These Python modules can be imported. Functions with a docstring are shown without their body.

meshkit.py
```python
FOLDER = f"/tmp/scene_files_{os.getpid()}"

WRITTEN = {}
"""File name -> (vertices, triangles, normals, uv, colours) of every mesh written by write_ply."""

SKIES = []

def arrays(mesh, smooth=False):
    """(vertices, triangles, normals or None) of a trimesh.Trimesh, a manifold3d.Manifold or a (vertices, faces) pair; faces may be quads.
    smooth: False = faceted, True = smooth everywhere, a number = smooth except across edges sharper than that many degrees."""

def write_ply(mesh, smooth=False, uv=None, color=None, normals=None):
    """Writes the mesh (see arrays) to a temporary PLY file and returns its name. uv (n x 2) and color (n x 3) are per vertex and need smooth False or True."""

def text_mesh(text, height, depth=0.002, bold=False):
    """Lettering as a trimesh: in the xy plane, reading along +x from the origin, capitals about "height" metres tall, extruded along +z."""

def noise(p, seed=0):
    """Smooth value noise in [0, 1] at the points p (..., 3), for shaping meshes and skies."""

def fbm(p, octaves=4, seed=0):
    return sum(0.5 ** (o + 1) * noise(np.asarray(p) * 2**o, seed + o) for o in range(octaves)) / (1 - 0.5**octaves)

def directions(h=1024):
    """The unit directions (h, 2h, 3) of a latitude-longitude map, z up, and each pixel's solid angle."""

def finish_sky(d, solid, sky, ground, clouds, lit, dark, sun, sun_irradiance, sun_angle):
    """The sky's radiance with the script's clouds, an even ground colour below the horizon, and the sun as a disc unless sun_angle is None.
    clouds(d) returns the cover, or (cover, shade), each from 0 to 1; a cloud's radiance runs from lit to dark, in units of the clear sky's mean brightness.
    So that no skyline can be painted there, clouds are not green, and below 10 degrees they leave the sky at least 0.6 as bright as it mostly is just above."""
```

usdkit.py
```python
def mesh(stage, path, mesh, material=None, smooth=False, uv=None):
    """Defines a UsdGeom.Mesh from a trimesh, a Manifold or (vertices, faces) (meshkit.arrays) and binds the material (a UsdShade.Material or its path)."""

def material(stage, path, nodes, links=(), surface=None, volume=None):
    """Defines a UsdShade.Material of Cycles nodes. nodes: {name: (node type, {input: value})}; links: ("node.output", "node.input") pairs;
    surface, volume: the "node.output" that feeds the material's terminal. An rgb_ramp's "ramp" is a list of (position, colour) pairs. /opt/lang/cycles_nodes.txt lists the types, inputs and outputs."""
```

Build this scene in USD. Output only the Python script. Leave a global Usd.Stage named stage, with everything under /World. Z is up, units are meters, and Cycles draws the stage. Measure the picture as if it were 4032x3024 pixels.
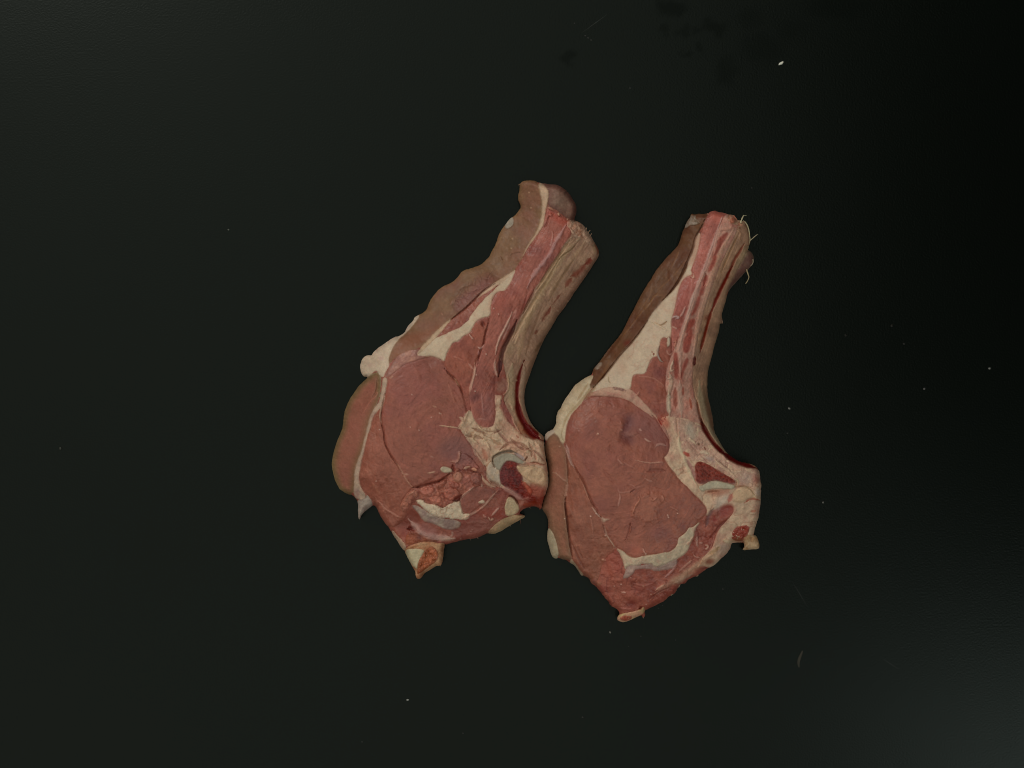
import math
import numpy as np
import trimesh
import shapely
import usdkit
import meshkit
from shapely.geometry import Polygon, LineString
from scipy.spatial import Delaunay
from scipy.interpolate import RBFInterpolator
from scipy import ndimage
from PIL import Image, ImageDraw
from pxr import Usd, UsdGeom, UsdLux, UsdShade, Gf, Sdf, Vt

stage = Usd.Stage.CreateInMemory()
UsdGeom.SetStageUpAxis(stage, UsdGeom.Tokens.z)
UsdGeom.SetStageMetersPerUnit(stage, 1.0)
W = UsdGeom.Xform.Define(stage, '/World')
stage.SetDefaultPrim(W.GetPrim())
UsdGeom.Scope.Define(stage, '/World/Looks')

# ------------------------------------------------------------------ camera
PW, PH = 4032.0, 3024.0
S = 0.00015                      # metres on the table per photograph pixel
H = 0.475                        # camera height above the table
cam = UsdGeom.Camera.Define(stage, '/World/Camera')
cam.AddTranslateOp().Set(Gf.Vec3d(0, 0, H))
cam.CreateFocalLengthAttr(36.0 * H / (PW * S))
cam.CreateHorizontalApertureAttr(36.0)
cam.CreateVerticalApertureAttr(27.0)
cam.CreateClippingRangeAttr(Gf.Vec2f(0.01, 50))
cam.CreateExposureAttr(0.0)

# ------------------------------------------------------------------ lamps (a dim kitchen, soft light from the left)
def rect_lamp(name, pos, target, w, h, power, col):
    l = UsdLux.RectLight.Define(stage, '/World/' + name)
    l.CreateWidthAttr(w); l.CreateHeightAttr(h)
    l.CreateIntensityAttr(power); l.CreateColorAttr(Gf.Vec3f(*col))
    p, t = np.array(pos, float), np.array(target, float)
    z = (p - t) / np.linalg.norm(p - t)
    x = np.cross([0, 1, 0.001], z); x /= np.linalg.norm(x)
    y = np.cross(z, x)
    m = np.eye(4); m[0, :3], m[1, :3], m[2, :3], m[3, :3] = x, y, z, p
    l.AddTransformOp().Set(Gf.Matrix4d(*m.ravel().tolist()))
    return l

rect_lamp('ceiling_lamp', (-0.70, 0.10, 1.4), (-0.70, 0.1001, 0), 2.6, 4.0, 0.80, (0.95, 1.0, 0.89))
rect_lamp('window_light', (1.12, -0.90, 1.15), (0, 0, 0), 0.55, 0.55, 3.7, (0.88, 1.0, 0.95))
rect_lamp('upper_lamp', (-1.5, 1.9, 1.15), (0, 0, 0), 0.9, 0.9, 7.9, (1.0, 1.0, 0.92))
K = np.array([0.485, 0.5, 0.455])                          # mean irradiance / pi on a level surface

# ------------------------------------------------------------------ naming
used = {}
def numbered(path):
    n = used.get(path, 0); used[path] = n + 1
    return path if n == 0 else '%s_%03d' % (path, n)

def tag(prim, label=None, cat=None, group=None, kind=None):
    for k, v in (('label', label), ('category', cat), ('group', group), ('kind', kind)):
        if v: prim.SetCustomDataByKey(k, v)
    return prim

# ------------------------------------------------------------------ materials
def lin(c):
    c = np.asarray(c, float) / 255.0
    return np.where(c <= 0.04045, c / 12.92, ((c + 0.055) / 1.055) ** 2.4)

GAIN = {'flesh': np.array([0.93, 0.99, 1.04]), 'torn': np.array([0.9, 0.98, 1.04]), 'fat': np.array([0.95, 0.90, 0.90]), 'bone': np.array([0.99, 0.93, 0.92]), 'wet': np.array([0.9, 0.87, 0.84]), 'rind': 0.84}

def albedo(c, mat='bone'):
    return np.clip((lin(c) - 0.0075) * GAIN.get(mat, 1.0) / (K * 0.99), 0.0025, 0.85)

def tissue(name, rough, bump, scale, ior=1.36, sss=0.06, coat=0.0, grain=0.09, gscale=1500):
    return usdkit.material(stage, '/World/Looks/' + name, {
        'c': ('attribute', {'attribute': 'albedo'}),
        'g': ('geometry', {}),
        'gn': ('noise_texture', {'scale': gscale, 'detail': 2.0}),
        'mr': ('map_range', {'from_min': 0.25, 'from_max': 0.75, 'to_min': 1 - grain, 'to_max': 1 + grain}),
        'mul': ('vector_math', {'math_type': 'scale'}),
        'n': ('noise_texture', {'scale': scale, 'detail': 3.0, 'roughness': 0.6}),
        'rr': ('map_range', {'from_min': 0.3, 'from_max': 0.7, 'to_min': rough - 0.08, 'to_max': rough + 0.10}),
        'b': ('bump', {'strength': bump, 'distance': 0.0006}),
        'p': ('principled_bsdf', {'ior': ior, 'subsurface_weight': sss, 'subsurface_scale': 0.0012, 'subsurface_radius': (1.0, 0.35, 0.2),
                                  'coat_weight': coat, 'coat_roughness': 0.14}),
    }, [('g.position', 'n.vector'), ('g.position', 'gn.vector'), ('gn.fac', 'mr.value'), ('c.color', 'mul.vector1'), ('mr.result', 'mul.scale'),
        ('mul.vector', 'p.base_color'), ('n.fac', 'rr.value'), ('rr.result', 'p.roughness'), ('n.fac', 'b.height'), ('b.normal', 'p.normal'), ('b.normal', 'p.coat_normal')], surface='p.BSDF')

M = {
    'flesh': tissue('raw_flesh', 0.46, 0.45, 700, coat=0.10),
    'fat': tissue('white_fat', 0.55, 0.4, 500, sss=0.1),
    'rind': tissue('skin_rind', 0.5, 0.3, 450),
    'bone': tissue('bone', 0.5, 0.4, 600),
    'wet': tissue('wet_membrane', 0.45, 0.35, 500, coat=0.08),
    'torn': tissue('torn_flesh', 0.42, 0.8, 600, coat=0.12),
}

# ------------------------------------------------------------------ traced outlines: zoomed pixels -> photograph pixels
Z6 = 600 / 1659.0
ZO = {'A': (1800, 650, Z6), 'B': (1300, 1150, Z6), 'C': (1750, 1150, Z6), 'D': (1300, 1700, Z6), 'E': (1700, 1700, Z6),
      'F': (2500, 800, Z6), 'G': (2250, 1100, Z6), 'H': (2100, 1500, Z6), 'I': (2500, 1500, Z6), 'J': (2100, 1950, Z6), 'K': (2500, 1950, Z6),
      'L': (1650, 1000, 300 / 1659.0), 'V': (1250, 650, 1850 / 1659.0)}

def T(s):
    """'A 10,20 30,40 B 5,6' -> photograph pixels."""
    out, z = [], None
    for w in s.split():
        if w in ZO: z = ZO[w]
        else:
            a, b = w.split(',')
            out.append((z[0] + float(a) * z[2], z[1] + float(b) * z[2]))
    return np.array(out)

def chaikin(p, n=2, closed=True):
    for _ in range(n):
        q = np.roll(p, -1, 0) if closed else p[1:]
        r = p if closed else p[:-1]
        new = np.stack([0.75 * r + 0.25 * q, 0.25 * r + 0.75 * q], 1).reshape(-1, 2)
        p = new if closed else np.vstack([p[:1], new, p[-1:]])
    return p

def biggest(g):
    g = g.buffer(0)
    if g.geom_type == 'Polygon': return g
    polys = [x for x in g.geoms if x.geom_type == 'Polygon']
    return max(polys, key=lambda x: x.area)

def n2(uv, scale, seed=0, octaves=3, ang=0.0, stretch=1.0):
    c, s = math.cos(math.radians(ang)), math.sin(math.radians(ang))
    a = (uv[:, 0] * c + uv[:, 1] * s) / (scale * stretch)
    b = (-uv[:, 0] * s + uv[:, 1] * c) / scale
    return meshkit.fbm(np.stack([a, b, np.full(len(uv), 0.37)], 1), octaves, seed)

def unproject(uv, z):
    k = S * (1 - z / H)
    return np.stack([(uv[:, 0] - PW / 2) * k, (PH / 2 - uv[:, 1]) * k, z], 1)

def poly_of(s, smooth=2, rag=0.0, seed=0, step=3.0):
    g = biggest(Polygon(chaikin(T(s), smooth)))
    if rag:
        e = g.exterior; n = int(e.length / step)
        p = np.array([e.interpolate(i * step).coords[0] for i in range(n)])
        t = np.roll(p, -1, 0) - np.roll(p, 1, 0); t /= np.linalg.norm(t, axis=1, keepdims=True) + 1e-9
        nr = np.stack([t[:, 1], -t[:, 0]], 1)
        j = (n2(p, 9, seed, 2) - 0.5) * 2 * rag + (n2(p, 3.5, seed + 5, 1) - 0.5) * rag
        g = biggest(Polygon(p + nr * j[:, None]))
    return g

def raster(g, box, blur=0):
    x0, y0, x1, y1 = box
    im = Image.new('L', (x1 - x0, y1 - y0))
    d = ImageDraw.Draw(im)
    d.polygon([(a - x0, b - y0) for a, b in g.exterior.coords], fill=255)
    m = np.asarray(im).astype(np.float32) / 255
    return ndimage.gaussian_filter(m, blur) if blur else m

def sample(m, box, uv):
    return ndimage.map_coordinates(m, [uv[:, 1] - box[1], uv[:, 0] - box[0]], order=1, mode='nearest')

def smooth01(t):
    t = np.clip(t, 0, 1)
    return t * t * (3 - 2 * t)

def seg_dist(uv, line):
    d = np.full(len(uv), 1e9); pos = np.zeros(len(uv)); L = 0
    for a, b in zip(line[:-1], line[1:]):
        ab = b - a; l2 = ab @ ab + 1e-12
        t = np.clip(((uv - a) @ ab) / l2, 0, 1)
        dd = np.hypot(*(uv - a - t[:, None] * ab).T)
        m = dd < d
        d[m] = dd[m]; pos[m] = (L + t[m] * math.sqrt(l2)); L += math.sqrt(l2)
    return d, pos / max(L, 1e-9)

# strokes: ridges, veins, creases and stains of the tissue, plus some painted shade and sparkle
def vein(s, w, col=None, a=0.9, dh=0.0, soft=0.5, rag=0.35, taper=True, only=None, no=None):
    """w: half width in photograph pixels; dh: height in mm."""
    p = chaikin(T(s), 2, False)
    return ('v', p, w, col, a, dh, soft, rag, taper, only, no)

def stain_or_shade(s, col=None, a=0.8, blur=4, dh=0.0, rag=0.0, only=None, no=None):
    return ('s', biggest(Polygon(chaikin(T(s), 2))), blur, col, a, dh, rag, only, no)

def dots(s, r=1.9, col=(178, 150, 130), a=0.6, dh=0.2):
    return [('v', np.array([p - (0.5, 0.3), p + (0.5, 0.3)]), r, col, a, dh, 0.5, 0.0, False, None, None) for p in T(s)]

def apply_strokes(uv, col, z, strokes, name):
    lo, hi = uv.min(0), uv.max(0)
    for st in strokes:
        if st[0] == 'v':
            _, p, w, c, a, dh, soft, rag, taper, only, no = st
            if (only and name not in only) or (no and name in no): continue
            if (p.max(0) + w * 2 < lo).any() or (p.min(0) - w * 2 > hi).any(): continue
            near = ((uv > p.min(0) - w * 2) & (uv < p.max(0) + w * 2)).all(1)
            ix = np.nonzero(near)[0]
            if not len(ix): continue
            q = uv[ix]
            d, pos = seg_dist(q, p)
            ww = w * (np.clip(np.minimum(pos, 1 - pos) * 5, 0.25, 1) if taper else 1.0)
            if rag: ww = ww * (1 + rag * 2 * (n2(q, max(w * 2.0, 6), 11, 2) - 0.5))
            k = smooth01((1 - d / ww) / max(soft, 1e-3) * 0.6 + 0.5)
        else:
            _, g, blur, c, a, dh, rag, only, no = st
            if (only and name not in only) or (no and name in no): continue
            b = g.bounds; pad = int(blur * 3 + 4)
            box = (int(b[0]) - pad, int(b[1]) - pad, int(b[2]) + pad, int(b[3]) + pad)
            ix = np.nonzero((uv[:, 0] > box[0]) & (uv[:, 0] < box[2]) & (uv[:, 1] > box[1]) & (uv[:, 1] < box[3]))[0]
            if not len(ix): continue
            q = uv[ix]
            qq = q if not rag else q + np.stack([n2(q, 10, 21, 2) - 0.5, n2(q, 10, 22, 2) - 0.5], 1) * 2 * rag
            k = sample(raster(g, box, blur), box, qq)
        if c is not None:
            col[ix] = col[ix] * (1 - (k * a)[:, None]) + np.array(c, float) * (k * a)[:, None]
        z[ix] += k * dh * 0.0018
    return col, z

class Chop:
    def __init__(self, name, outline, control, strokes, label, dark_side):
        self.poly = poly_of(outline, 1, 1.6, 77)
        self.strokes = strokes
        b = self.poly.bounds
        self.box = (int(b[0]) - 30, int(b[1]) - 30, int(b[2]) + 30, int(b[3]) + 30)
        self.mask = raster(self.poly, self.box) > 0.5
        self.d_out = ndimage.gaussian_filter(ndimage.distance_transform_edt(self.mask), 1.0)
        cp = np.array([(*T('V %s,%s' % (x, y))[0], z) for x, y, z in control])
        rbf = RBFInterpolator(cp[:, :2], cp[:, 2], kernel='linear', smoothing=1.0)
        gx, gy = np.arange(self.box[0], self.box[2] + 12, 12), np.arange(self.box[1], self.box[3] + 12, 12)
        g = rbf(np.stack(np.meshgrid(gx, gy), -1).reshape(-1, 2)).reshape(len(gy), len(gx))
        self.zg = ndimage.gaussian_filter(g, 1.6)
        self.todo = []
        self.cover = np.zeros(self.mask.shape, bool)
        self.path = numbered('/World/' + name)
        self.root = UsdGeom.Xform.Define(stage, self.path).GetPrim()
        tag(self.root, label, 'meat chop')

    def zbase(self, uv):
        z = ndimage.map_coordinates(self.zg, [(uv[:, 1] - self.box[1]) / 12.0, (uv[:, 0] - self.box[0]) / 12.0], order=1, mode='nearest')
        d = sample(self.d_out, self.box, uv)
        r = np.clip(d / 20.0, 0, 1)
        z = z * (0.45 + 0.55 * np.sqrt(1 - (1 - r) ** 2))
        z = z + (n2(uv, 90, 3, 3) - 0.5) * 1.3 + (n2(uv, 26, 4, 2) - 0.5) * 0.45
        return np.maximum(z, 0.9) * 0.001

    def part(self, name, shape, mat, col, c2=None, m2=0.5, s2=60, rise=0.6, sink=0.5, wd=14, lift=0.0, n1=0.10, fine=0.06, fib=0.0, ang=0, stretch=6,
             lump=0.0, ls=12, rag=2.0, smooth=2, parent=None, whole=False, label=None, seed=None, free=None, edge=None, step=2.8, cells=None, web=None, blend=0.8, swirl=None):
        seed = seed if seed is not None else len(used) * 7 + 1
        if whole:
            g = self.poly
        else:
            g = poly_of(shape, smooth, rag, seed)
            if free is None: g = biggest(g.buffer(1.6).intersection(self.poly.buffer(1.2)))
        g = biggest(g.simplify(0.4))
        e = g.exterior
        n = max(int(e.length / step), 8)
        ring = np.array([e.interpolate(i * e.length / n).coords[0] for i in range(n)])
        gp = Polygon(ring).buffer(0)
        if not whole and free is None: self.cover |= raster(biggest(gp), self.box) > 0.5
        b = g.bounds
        box = (int(b[0]) - 8, int(b[1]) - 8, int(b[2]) + 9, int(b[3]) + 9)
        m = raster(g, box) > 0.5
        gx, gy = np.meshgrid(np.arange(box[0], box[2], step), np.arange(box[1], box[3], step * 0.866))
        gx = gx + (np.arange(len(gx)) % 2)[:, None] * step / 2
        pts = np.stack([gx.ravel(), gy.ravel()], 1)
        d_in = ndimage.distance_transform_edt(m)
        pts = pts[sample(d_in, box, pts) > step * 0.7]
        rs = np.random.RandomState(seed)
        pts = pts + rs.uniform(-0.18, 0.18, pts.shape) * step
        uv = np.vstack([ring, pts])
        tri = Delaunay(uv).simplices
        cen = uv[tri].mean(1)
        shapely.prepare(gp)
        tri = tri[shapely.contains_xy(gp, cen[:, 0], cen[:, 1])]
        p = uv[tri]
        area = np.cross(p[:, 1] - p[:, 0], p[:, 2] - p[:, 0])
        tri = tri[np.abs(area) > 1e-3]; area = area[np.abs(area) > 1e-3]
        tri[area > 0] = tri[area > 0][:, ::-1]          # image y runs down: face up
        # height
        if free is None:
            zb = self.zbase(uv)
            if whole:
                dc = ndimage.distance_transform_edt(self.cover)
                z = zb - 0.0016 * smooth01((sample(dc, self.box, uv) - 2.0) / 6.0)
            else:
                fx0, fy0 = box[0] - self.box[0], box[1] - self.box[1]
                big = np.zeros((box[3] - box[1], box[2] - box[0]), bool)
                ys = np.clip(np.arange(box[1], box[3]) - self.box[1], 0, self.mask.shape[0] - 1)
                xs = np.clip(np.arange(box[0], box[2]) - self.box[0], 0, self.mask.shape[1] - 1)
                big = m | ~self.mask[np.ix_(ys, xs)]
                dd = np.pad(big, 1, constant_values=True)
                dist = ndimage.gaussian_filter(ndimage.distance_transform_edt(dd)[1:-1, 1:-1], 0.7) if not dd.all() else np.full(big.shape, 99.0)
                d = sample(dist, box, uv)
                wd = max(wd * 0.6, 4)
                prof = smooth01(d / wd)
                do = sample(self.d_out, self.box, uv)
                z = zb + (lift * 0.8 - 0.12 + (rise * 0.46 + 0.12) * prof) * 0.001
                z = np.where(do < 3, np.maximum(z, zb + 0.00015), z)
        else:
            d = sample(d_in, box, uv)
            z = (free(uv) if callable(free) else np.full(len(uv), free * 0.001)) + rise * 0.001 * smooth01(d / wd)
            zb = z - 0.001
        if lump:
            z = z + (n2(uv, ls, seed + 9, 3) - 0.5) * 3.2 * lump * 0.001 * smooth01(sample(d_in, box, uv) / 8)
        if fib:
            z = z + (n2(uv, 4, seed + 3, 2, ang, stretch) - 0.5) * fib * 0.0006
        # colour of the tissue
        c = np.tile(np.array(col, float), (len(uv), 1))
        if c2 is not None:
            k = smooth01((n2(uv, s2, seed + 1, 4) - (1 - m2) * 0.9 + 0.12) / 0.3)
            c = c * (1 - k[:, None]) + np.array(c2, float) * k[:, None]
        v = 1 + n1 * 2.4 * (n2(uv, 45, seed + 2, 3) - 0.5) + fine * 2.4 * (n2(uv, 6, seed + 4, 2) - 0.5) + 0.16 * min(1, fine / 0.06) * (n2(uv, 15, seed + 6, 2) - 0.5)
        z = z + ((n2(uv, 9, 7, 2) - 0.5) * 0.32 + (n2(uv, 20, 8, 2) - 0.5) * 0.8) * 0.001 * min(1, 0.3 + 0.7 * fine / 0.06)
        if web is not None:
            wsc, wwd, wcol, wa = web
            ridge = 1 - np.abs(2 * n2(uv, wsc, seed + 12, 3) - 1) / wwd
            k = smooth01(ridge) * wa * smooth01(n2(uv, wsc * 2.2, seed + 13, 2) * 3 - 1.0)
            c = c * (1 - k[:, None]) + np.array(wcol, float) * k[:, None]
            z = z - k * 0.0006
        if fib: v = v + 0.14 * fib * 2 * (n2(uv, 4, seed + 3, 2, ang, stretch) - 0.5)
        if swirl is not None:
            (sx, sy), = T(swirl)
            rr, th = np.hypot(uv[:, 0] - sx, uv[:, 1] - sy), np.arctan2(uv[:, 1] - sy, uv[:, 0] - sx)
            rr = rr + (n2(uv, 70, 61, 2) - 0.5) * 60
            q = meshkit.fbm(np.stack([rr / 6.0, np.cos(th) * (2.5 + rr / 90), np.sin(th) * (2.5 + rr / 90)], 1), 2, 62) - 0.5
            v = v + q * 0.10
            z = z + q * 0.00035
        if edge is not None:
            ecol, ew, ea = edge
            k = ea * (1 - smooth01(sample(d_in, box, uv) / ew))
            c = c * (1 - k[:, None]) + np.array(ecol, float) * k[:, None]
        if cells is not None:
            sc, amt, mask_s = cells
            gpts = rs.uniform(b[:2], b[2:], (int((b[2] - b[0]) * (b[3] - b[1]) / sc ** 2) + 4, 2))
            from scipy.spatial import cKDTree
            wp = uv + np.stack([n2(uv, 14, 1, 2) - 0.5, n2(uv, 14, 2, 2) - 0.5], 1) * 10
            dk, _ = cKDTree(gpts).query(wp, k=2)
            crack = 1 - smooth01((dk[:, 1] - dk[:, 0]) / 5.0)
            mg = biggest(Polygon(T(mask_s))); mb = (int(mg.bounds[0]) - 40, int(mg.bounds[1]) - 40, int(mg.bounds[2]) + 40, int(mg.bounds[3]) + 40)
            inside = (uv[:, 0] > mb[0]) & (uv[:, 0] < mb[2]) & (uv[:, 1] > mb[1]) & (uv[:, 1] < mb[3])
            km = np.where(inside, sample(raster(mg, mb, 12), mb, uv), 0) * (0.5 + 0.8 * n2(uv, 30, 8, 2))
            v = v - amt * crack * km
            z = z - crack * km * 0.0006
        c = c * v[:, None]
        c, z = apply_strokes(uv, c, z, self.strokes, name)
        z = np.maximum(z, 0.0006)
        zb_ring = zb[:n]
        # closing skirt and underside
        if free is None:
            outer = sample(self.d_out, self.box, ring) < 4
            low = np.where(outer, 0.0003, np.maximum(zb_ring - 0.0015, 0.0003))
            low = np.minimum(low, z[:n] - 0.0002)
        else:
            low = np.maximum(z[:n] - 0.0007, 0.0002)
        c_xy = ring + (np.array(gp.representative_point().coords[0]) - ring) * 0.0
        t = np.roll(ring, -1, 0) - np.roll(ring, 1, 0); t /= np.linalg.norm(t, axis=1, keepdims=True) + 1e-9
        ccw = e.is_ccw
        inward = np.stack([-t[:, 1], t[:, 0]], 1) * (1 if ccw else -1)
        low_uv = ring + inward * (1.5 if free is None else 0.5)
        top = unproject(uv, z)
        up, dn = unproject(ring, z[:n]), unproject(low_uv, low)
        N = len(top)
        i = np.arange(n); j = (i + 1) % n
        a0, b0 = N + i, N + j; a1, b1 = N + n + i, N + n + j
        sk = np.vstack([np.stack([a0, a1, b1], 1), np.stack([a0, b1, b0], 1)])
        fa = np.cross(dn[0] - up[0], dn[1] - up[0])
        bt = Delaunay(ring).simplices
        bc = ring[bt].mean(1)
        bt = bt[shapely.contains_xy(gp, bc[:, 0], bc[:, 1])]
        ar = np.cross(ring[bt[:, 1]] - ring[bt[:, 0]], ring[bt[:, 2]] - ring[bt[:, 0]])
        bt[ar < 0] = bt[ar < 0][:, ::-1]
        sgn = np.sum((ring * np.roll(ring, -1, 0)[:, ::-1] * [1, -1]))
        if sgn > 0: sk = sk[:, ::-1]
        verts = np.vstack([top, up, dn, dn])
        faces = np.vstack([tri, sk, bt + N + 2 * n])
        path = numbered((parent or self.path) + '/' + name)
        self.todo.append(dict(path=path, verts=verts, faces=faces, uv=uv, c=c, n=n, mat=mat, label=label, g=biggest(gp), whole=whole, blend=blend, seed=seed))
        return path

    def finish(self):
        """Tissue colours run into each other over a millimetre or so at the seams; then the meshes are written."""
        from scipy.spatial import cKDTree
        h, w = self.mask.shape
        comp = np.tile(np.array((70, 40, 32), np.float32), (h, w, 1))
        wet = self.mask.astype(np.float32)
        for t in sorted(self.todo, key=lambda t: not t['whole']):
            ys, xs = np.nonzero(raster(t['g'], self.box) > 0.5)
            if len(ys):
                _, ix = cKDTree(t['uv']).query(np.stack([xs + self.box[0], ys + self.box[1]], 1), workers=-1)
                comp[ys, xs] = t['c'][ix]
        den = ndimage.gaussian_filter(wet, 4.5) + 1e-3
        soft = np.stack([ndimage.gaussian_filter(comp[..., k] * wet, 4.5) / den for k in range(3)], -1)
        for t in self.todo:
            uv, c, n = t['uv'], t['c'].copy(), t['n']
            if t['blend'] and not t['whole']:
                m = raster(t['g'], self.box) > 0.5
                d = sample(ndimage.distance_transform_edt(m | ~self.mask), self.box, uv)
                far = 6.0 + 12.0 * (n2(uv, 22, t['seed'] + 40, 3) - 0.35)
                k = t['blend'] * (1 - smooth01(d / np.maximum(far, 2.5)))
                wp = uv + np.stack([n2(uv, 8, 51, 2) - 0.5, n2(uv, 8, 52, 2) - 0.5], 1) * 9
                sc = np.stack([sample(soft[..., q], self.box, wp) for q in range(3)], 1)
                c = c * (1 - k[:, None]) + sc * k[:, None]
            cols = np.vstack([c, c[:n], c[:n], c[:n]])
            ms = usdkit.mesh(stage, t['path'], (t['verts'], t['faces']), M[t['mat']], smooth=True)
            UsdGeom.PrimvarsAPI(ms).CreatePrimvar('albedo', Sdf.ValueTypeNames.Float3Array, 'vertex').Set(Vt.Vec3fArray.FromNumpy(albedo(np.clip(cols, 0, 255), t['mat']).astype(np.float32)))
            if t['label']: tag(ms.GetPrim(), t['label'])

    def strand(self, name, s, r, col, z0, z1, mat='fat', flat=0.45):
        """A shred of tissue standing out from the edge: a flattened tapering strip."""
        p = chaikin(T(s), 2, False)
        k = np.linspace(0, 1, len(p))
        pts = unproject(p, (z0 + (z1 - z0) * k) * 0.001)
        rad = 0.40 * r * S * (1 - 0.65 * k) * (1 + 0.35 * (n2(p, 5, 3, 2) - 0.5) * 2)
        t = np.gradient(pts, axis=0); t /= np.linalg.norm(t, axis=1, keepdims=True) + 1e-12
        a = np.cross(t, [0, 0, 1.0]); a /= np.linalg.norm(a, axis=1, keepdims=True) + 1e-12
        b = np.cross(a, t)
        th = np.arange(8) * math.pi / 4
        v = (pts[:, None] + rad[:, None, None] * (np.cos(th)[None, :, None] * a[:, None] + flat * np.sin(th)[None, :, None] * b[:, None])).reshape(-1, 3)
        v[:, 2] = np.maximum(v[:, 2], 0.0002)
        f = []
        m = len(pts)
        for i in range(m - 1):
            for q in range(8):
                x, y, zz, w = i * 8 + q, i * 8 + (q + 1) % 8, (i + 1) * 8 + (q + 1) % 8, (i + 1) * 8 + q
                f += [(x, y, zz), (x, zz, w)]
        v = np.vstack([v, pts[:1], pts[-1:]])
        for q in range(8):
            f += [(m * 8, (q + 1) % 8, q), (m * 8 + 1, (m - 1) * 8 + q, (m - 1) * 8 + (q + 1) % 8)]
        path = numbered(self.path + '/' + name)
        ms = usdkit.mesh(stage, path, (v, np.array(f)), M[mat], smooth=True)
        cc = np.tile(albedo(np.array(col, float)), (len(v), 1)) * (1 + 0.2 * (n2(np.vstack([np.repeat(p, 8, 0), p[:1], p[-1:]]), 6, 1, 2) - 0.5))[:, None]
        UsdGeom.PrimvarsAPI(ms).CreatePrimvar('albedo', Sdf.ValueTypeNames.Float3Array, 'vertex').Set(Vt.Vec3fArray.FromNumpy(cc.astype(np.float32)))
        return path

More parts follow.
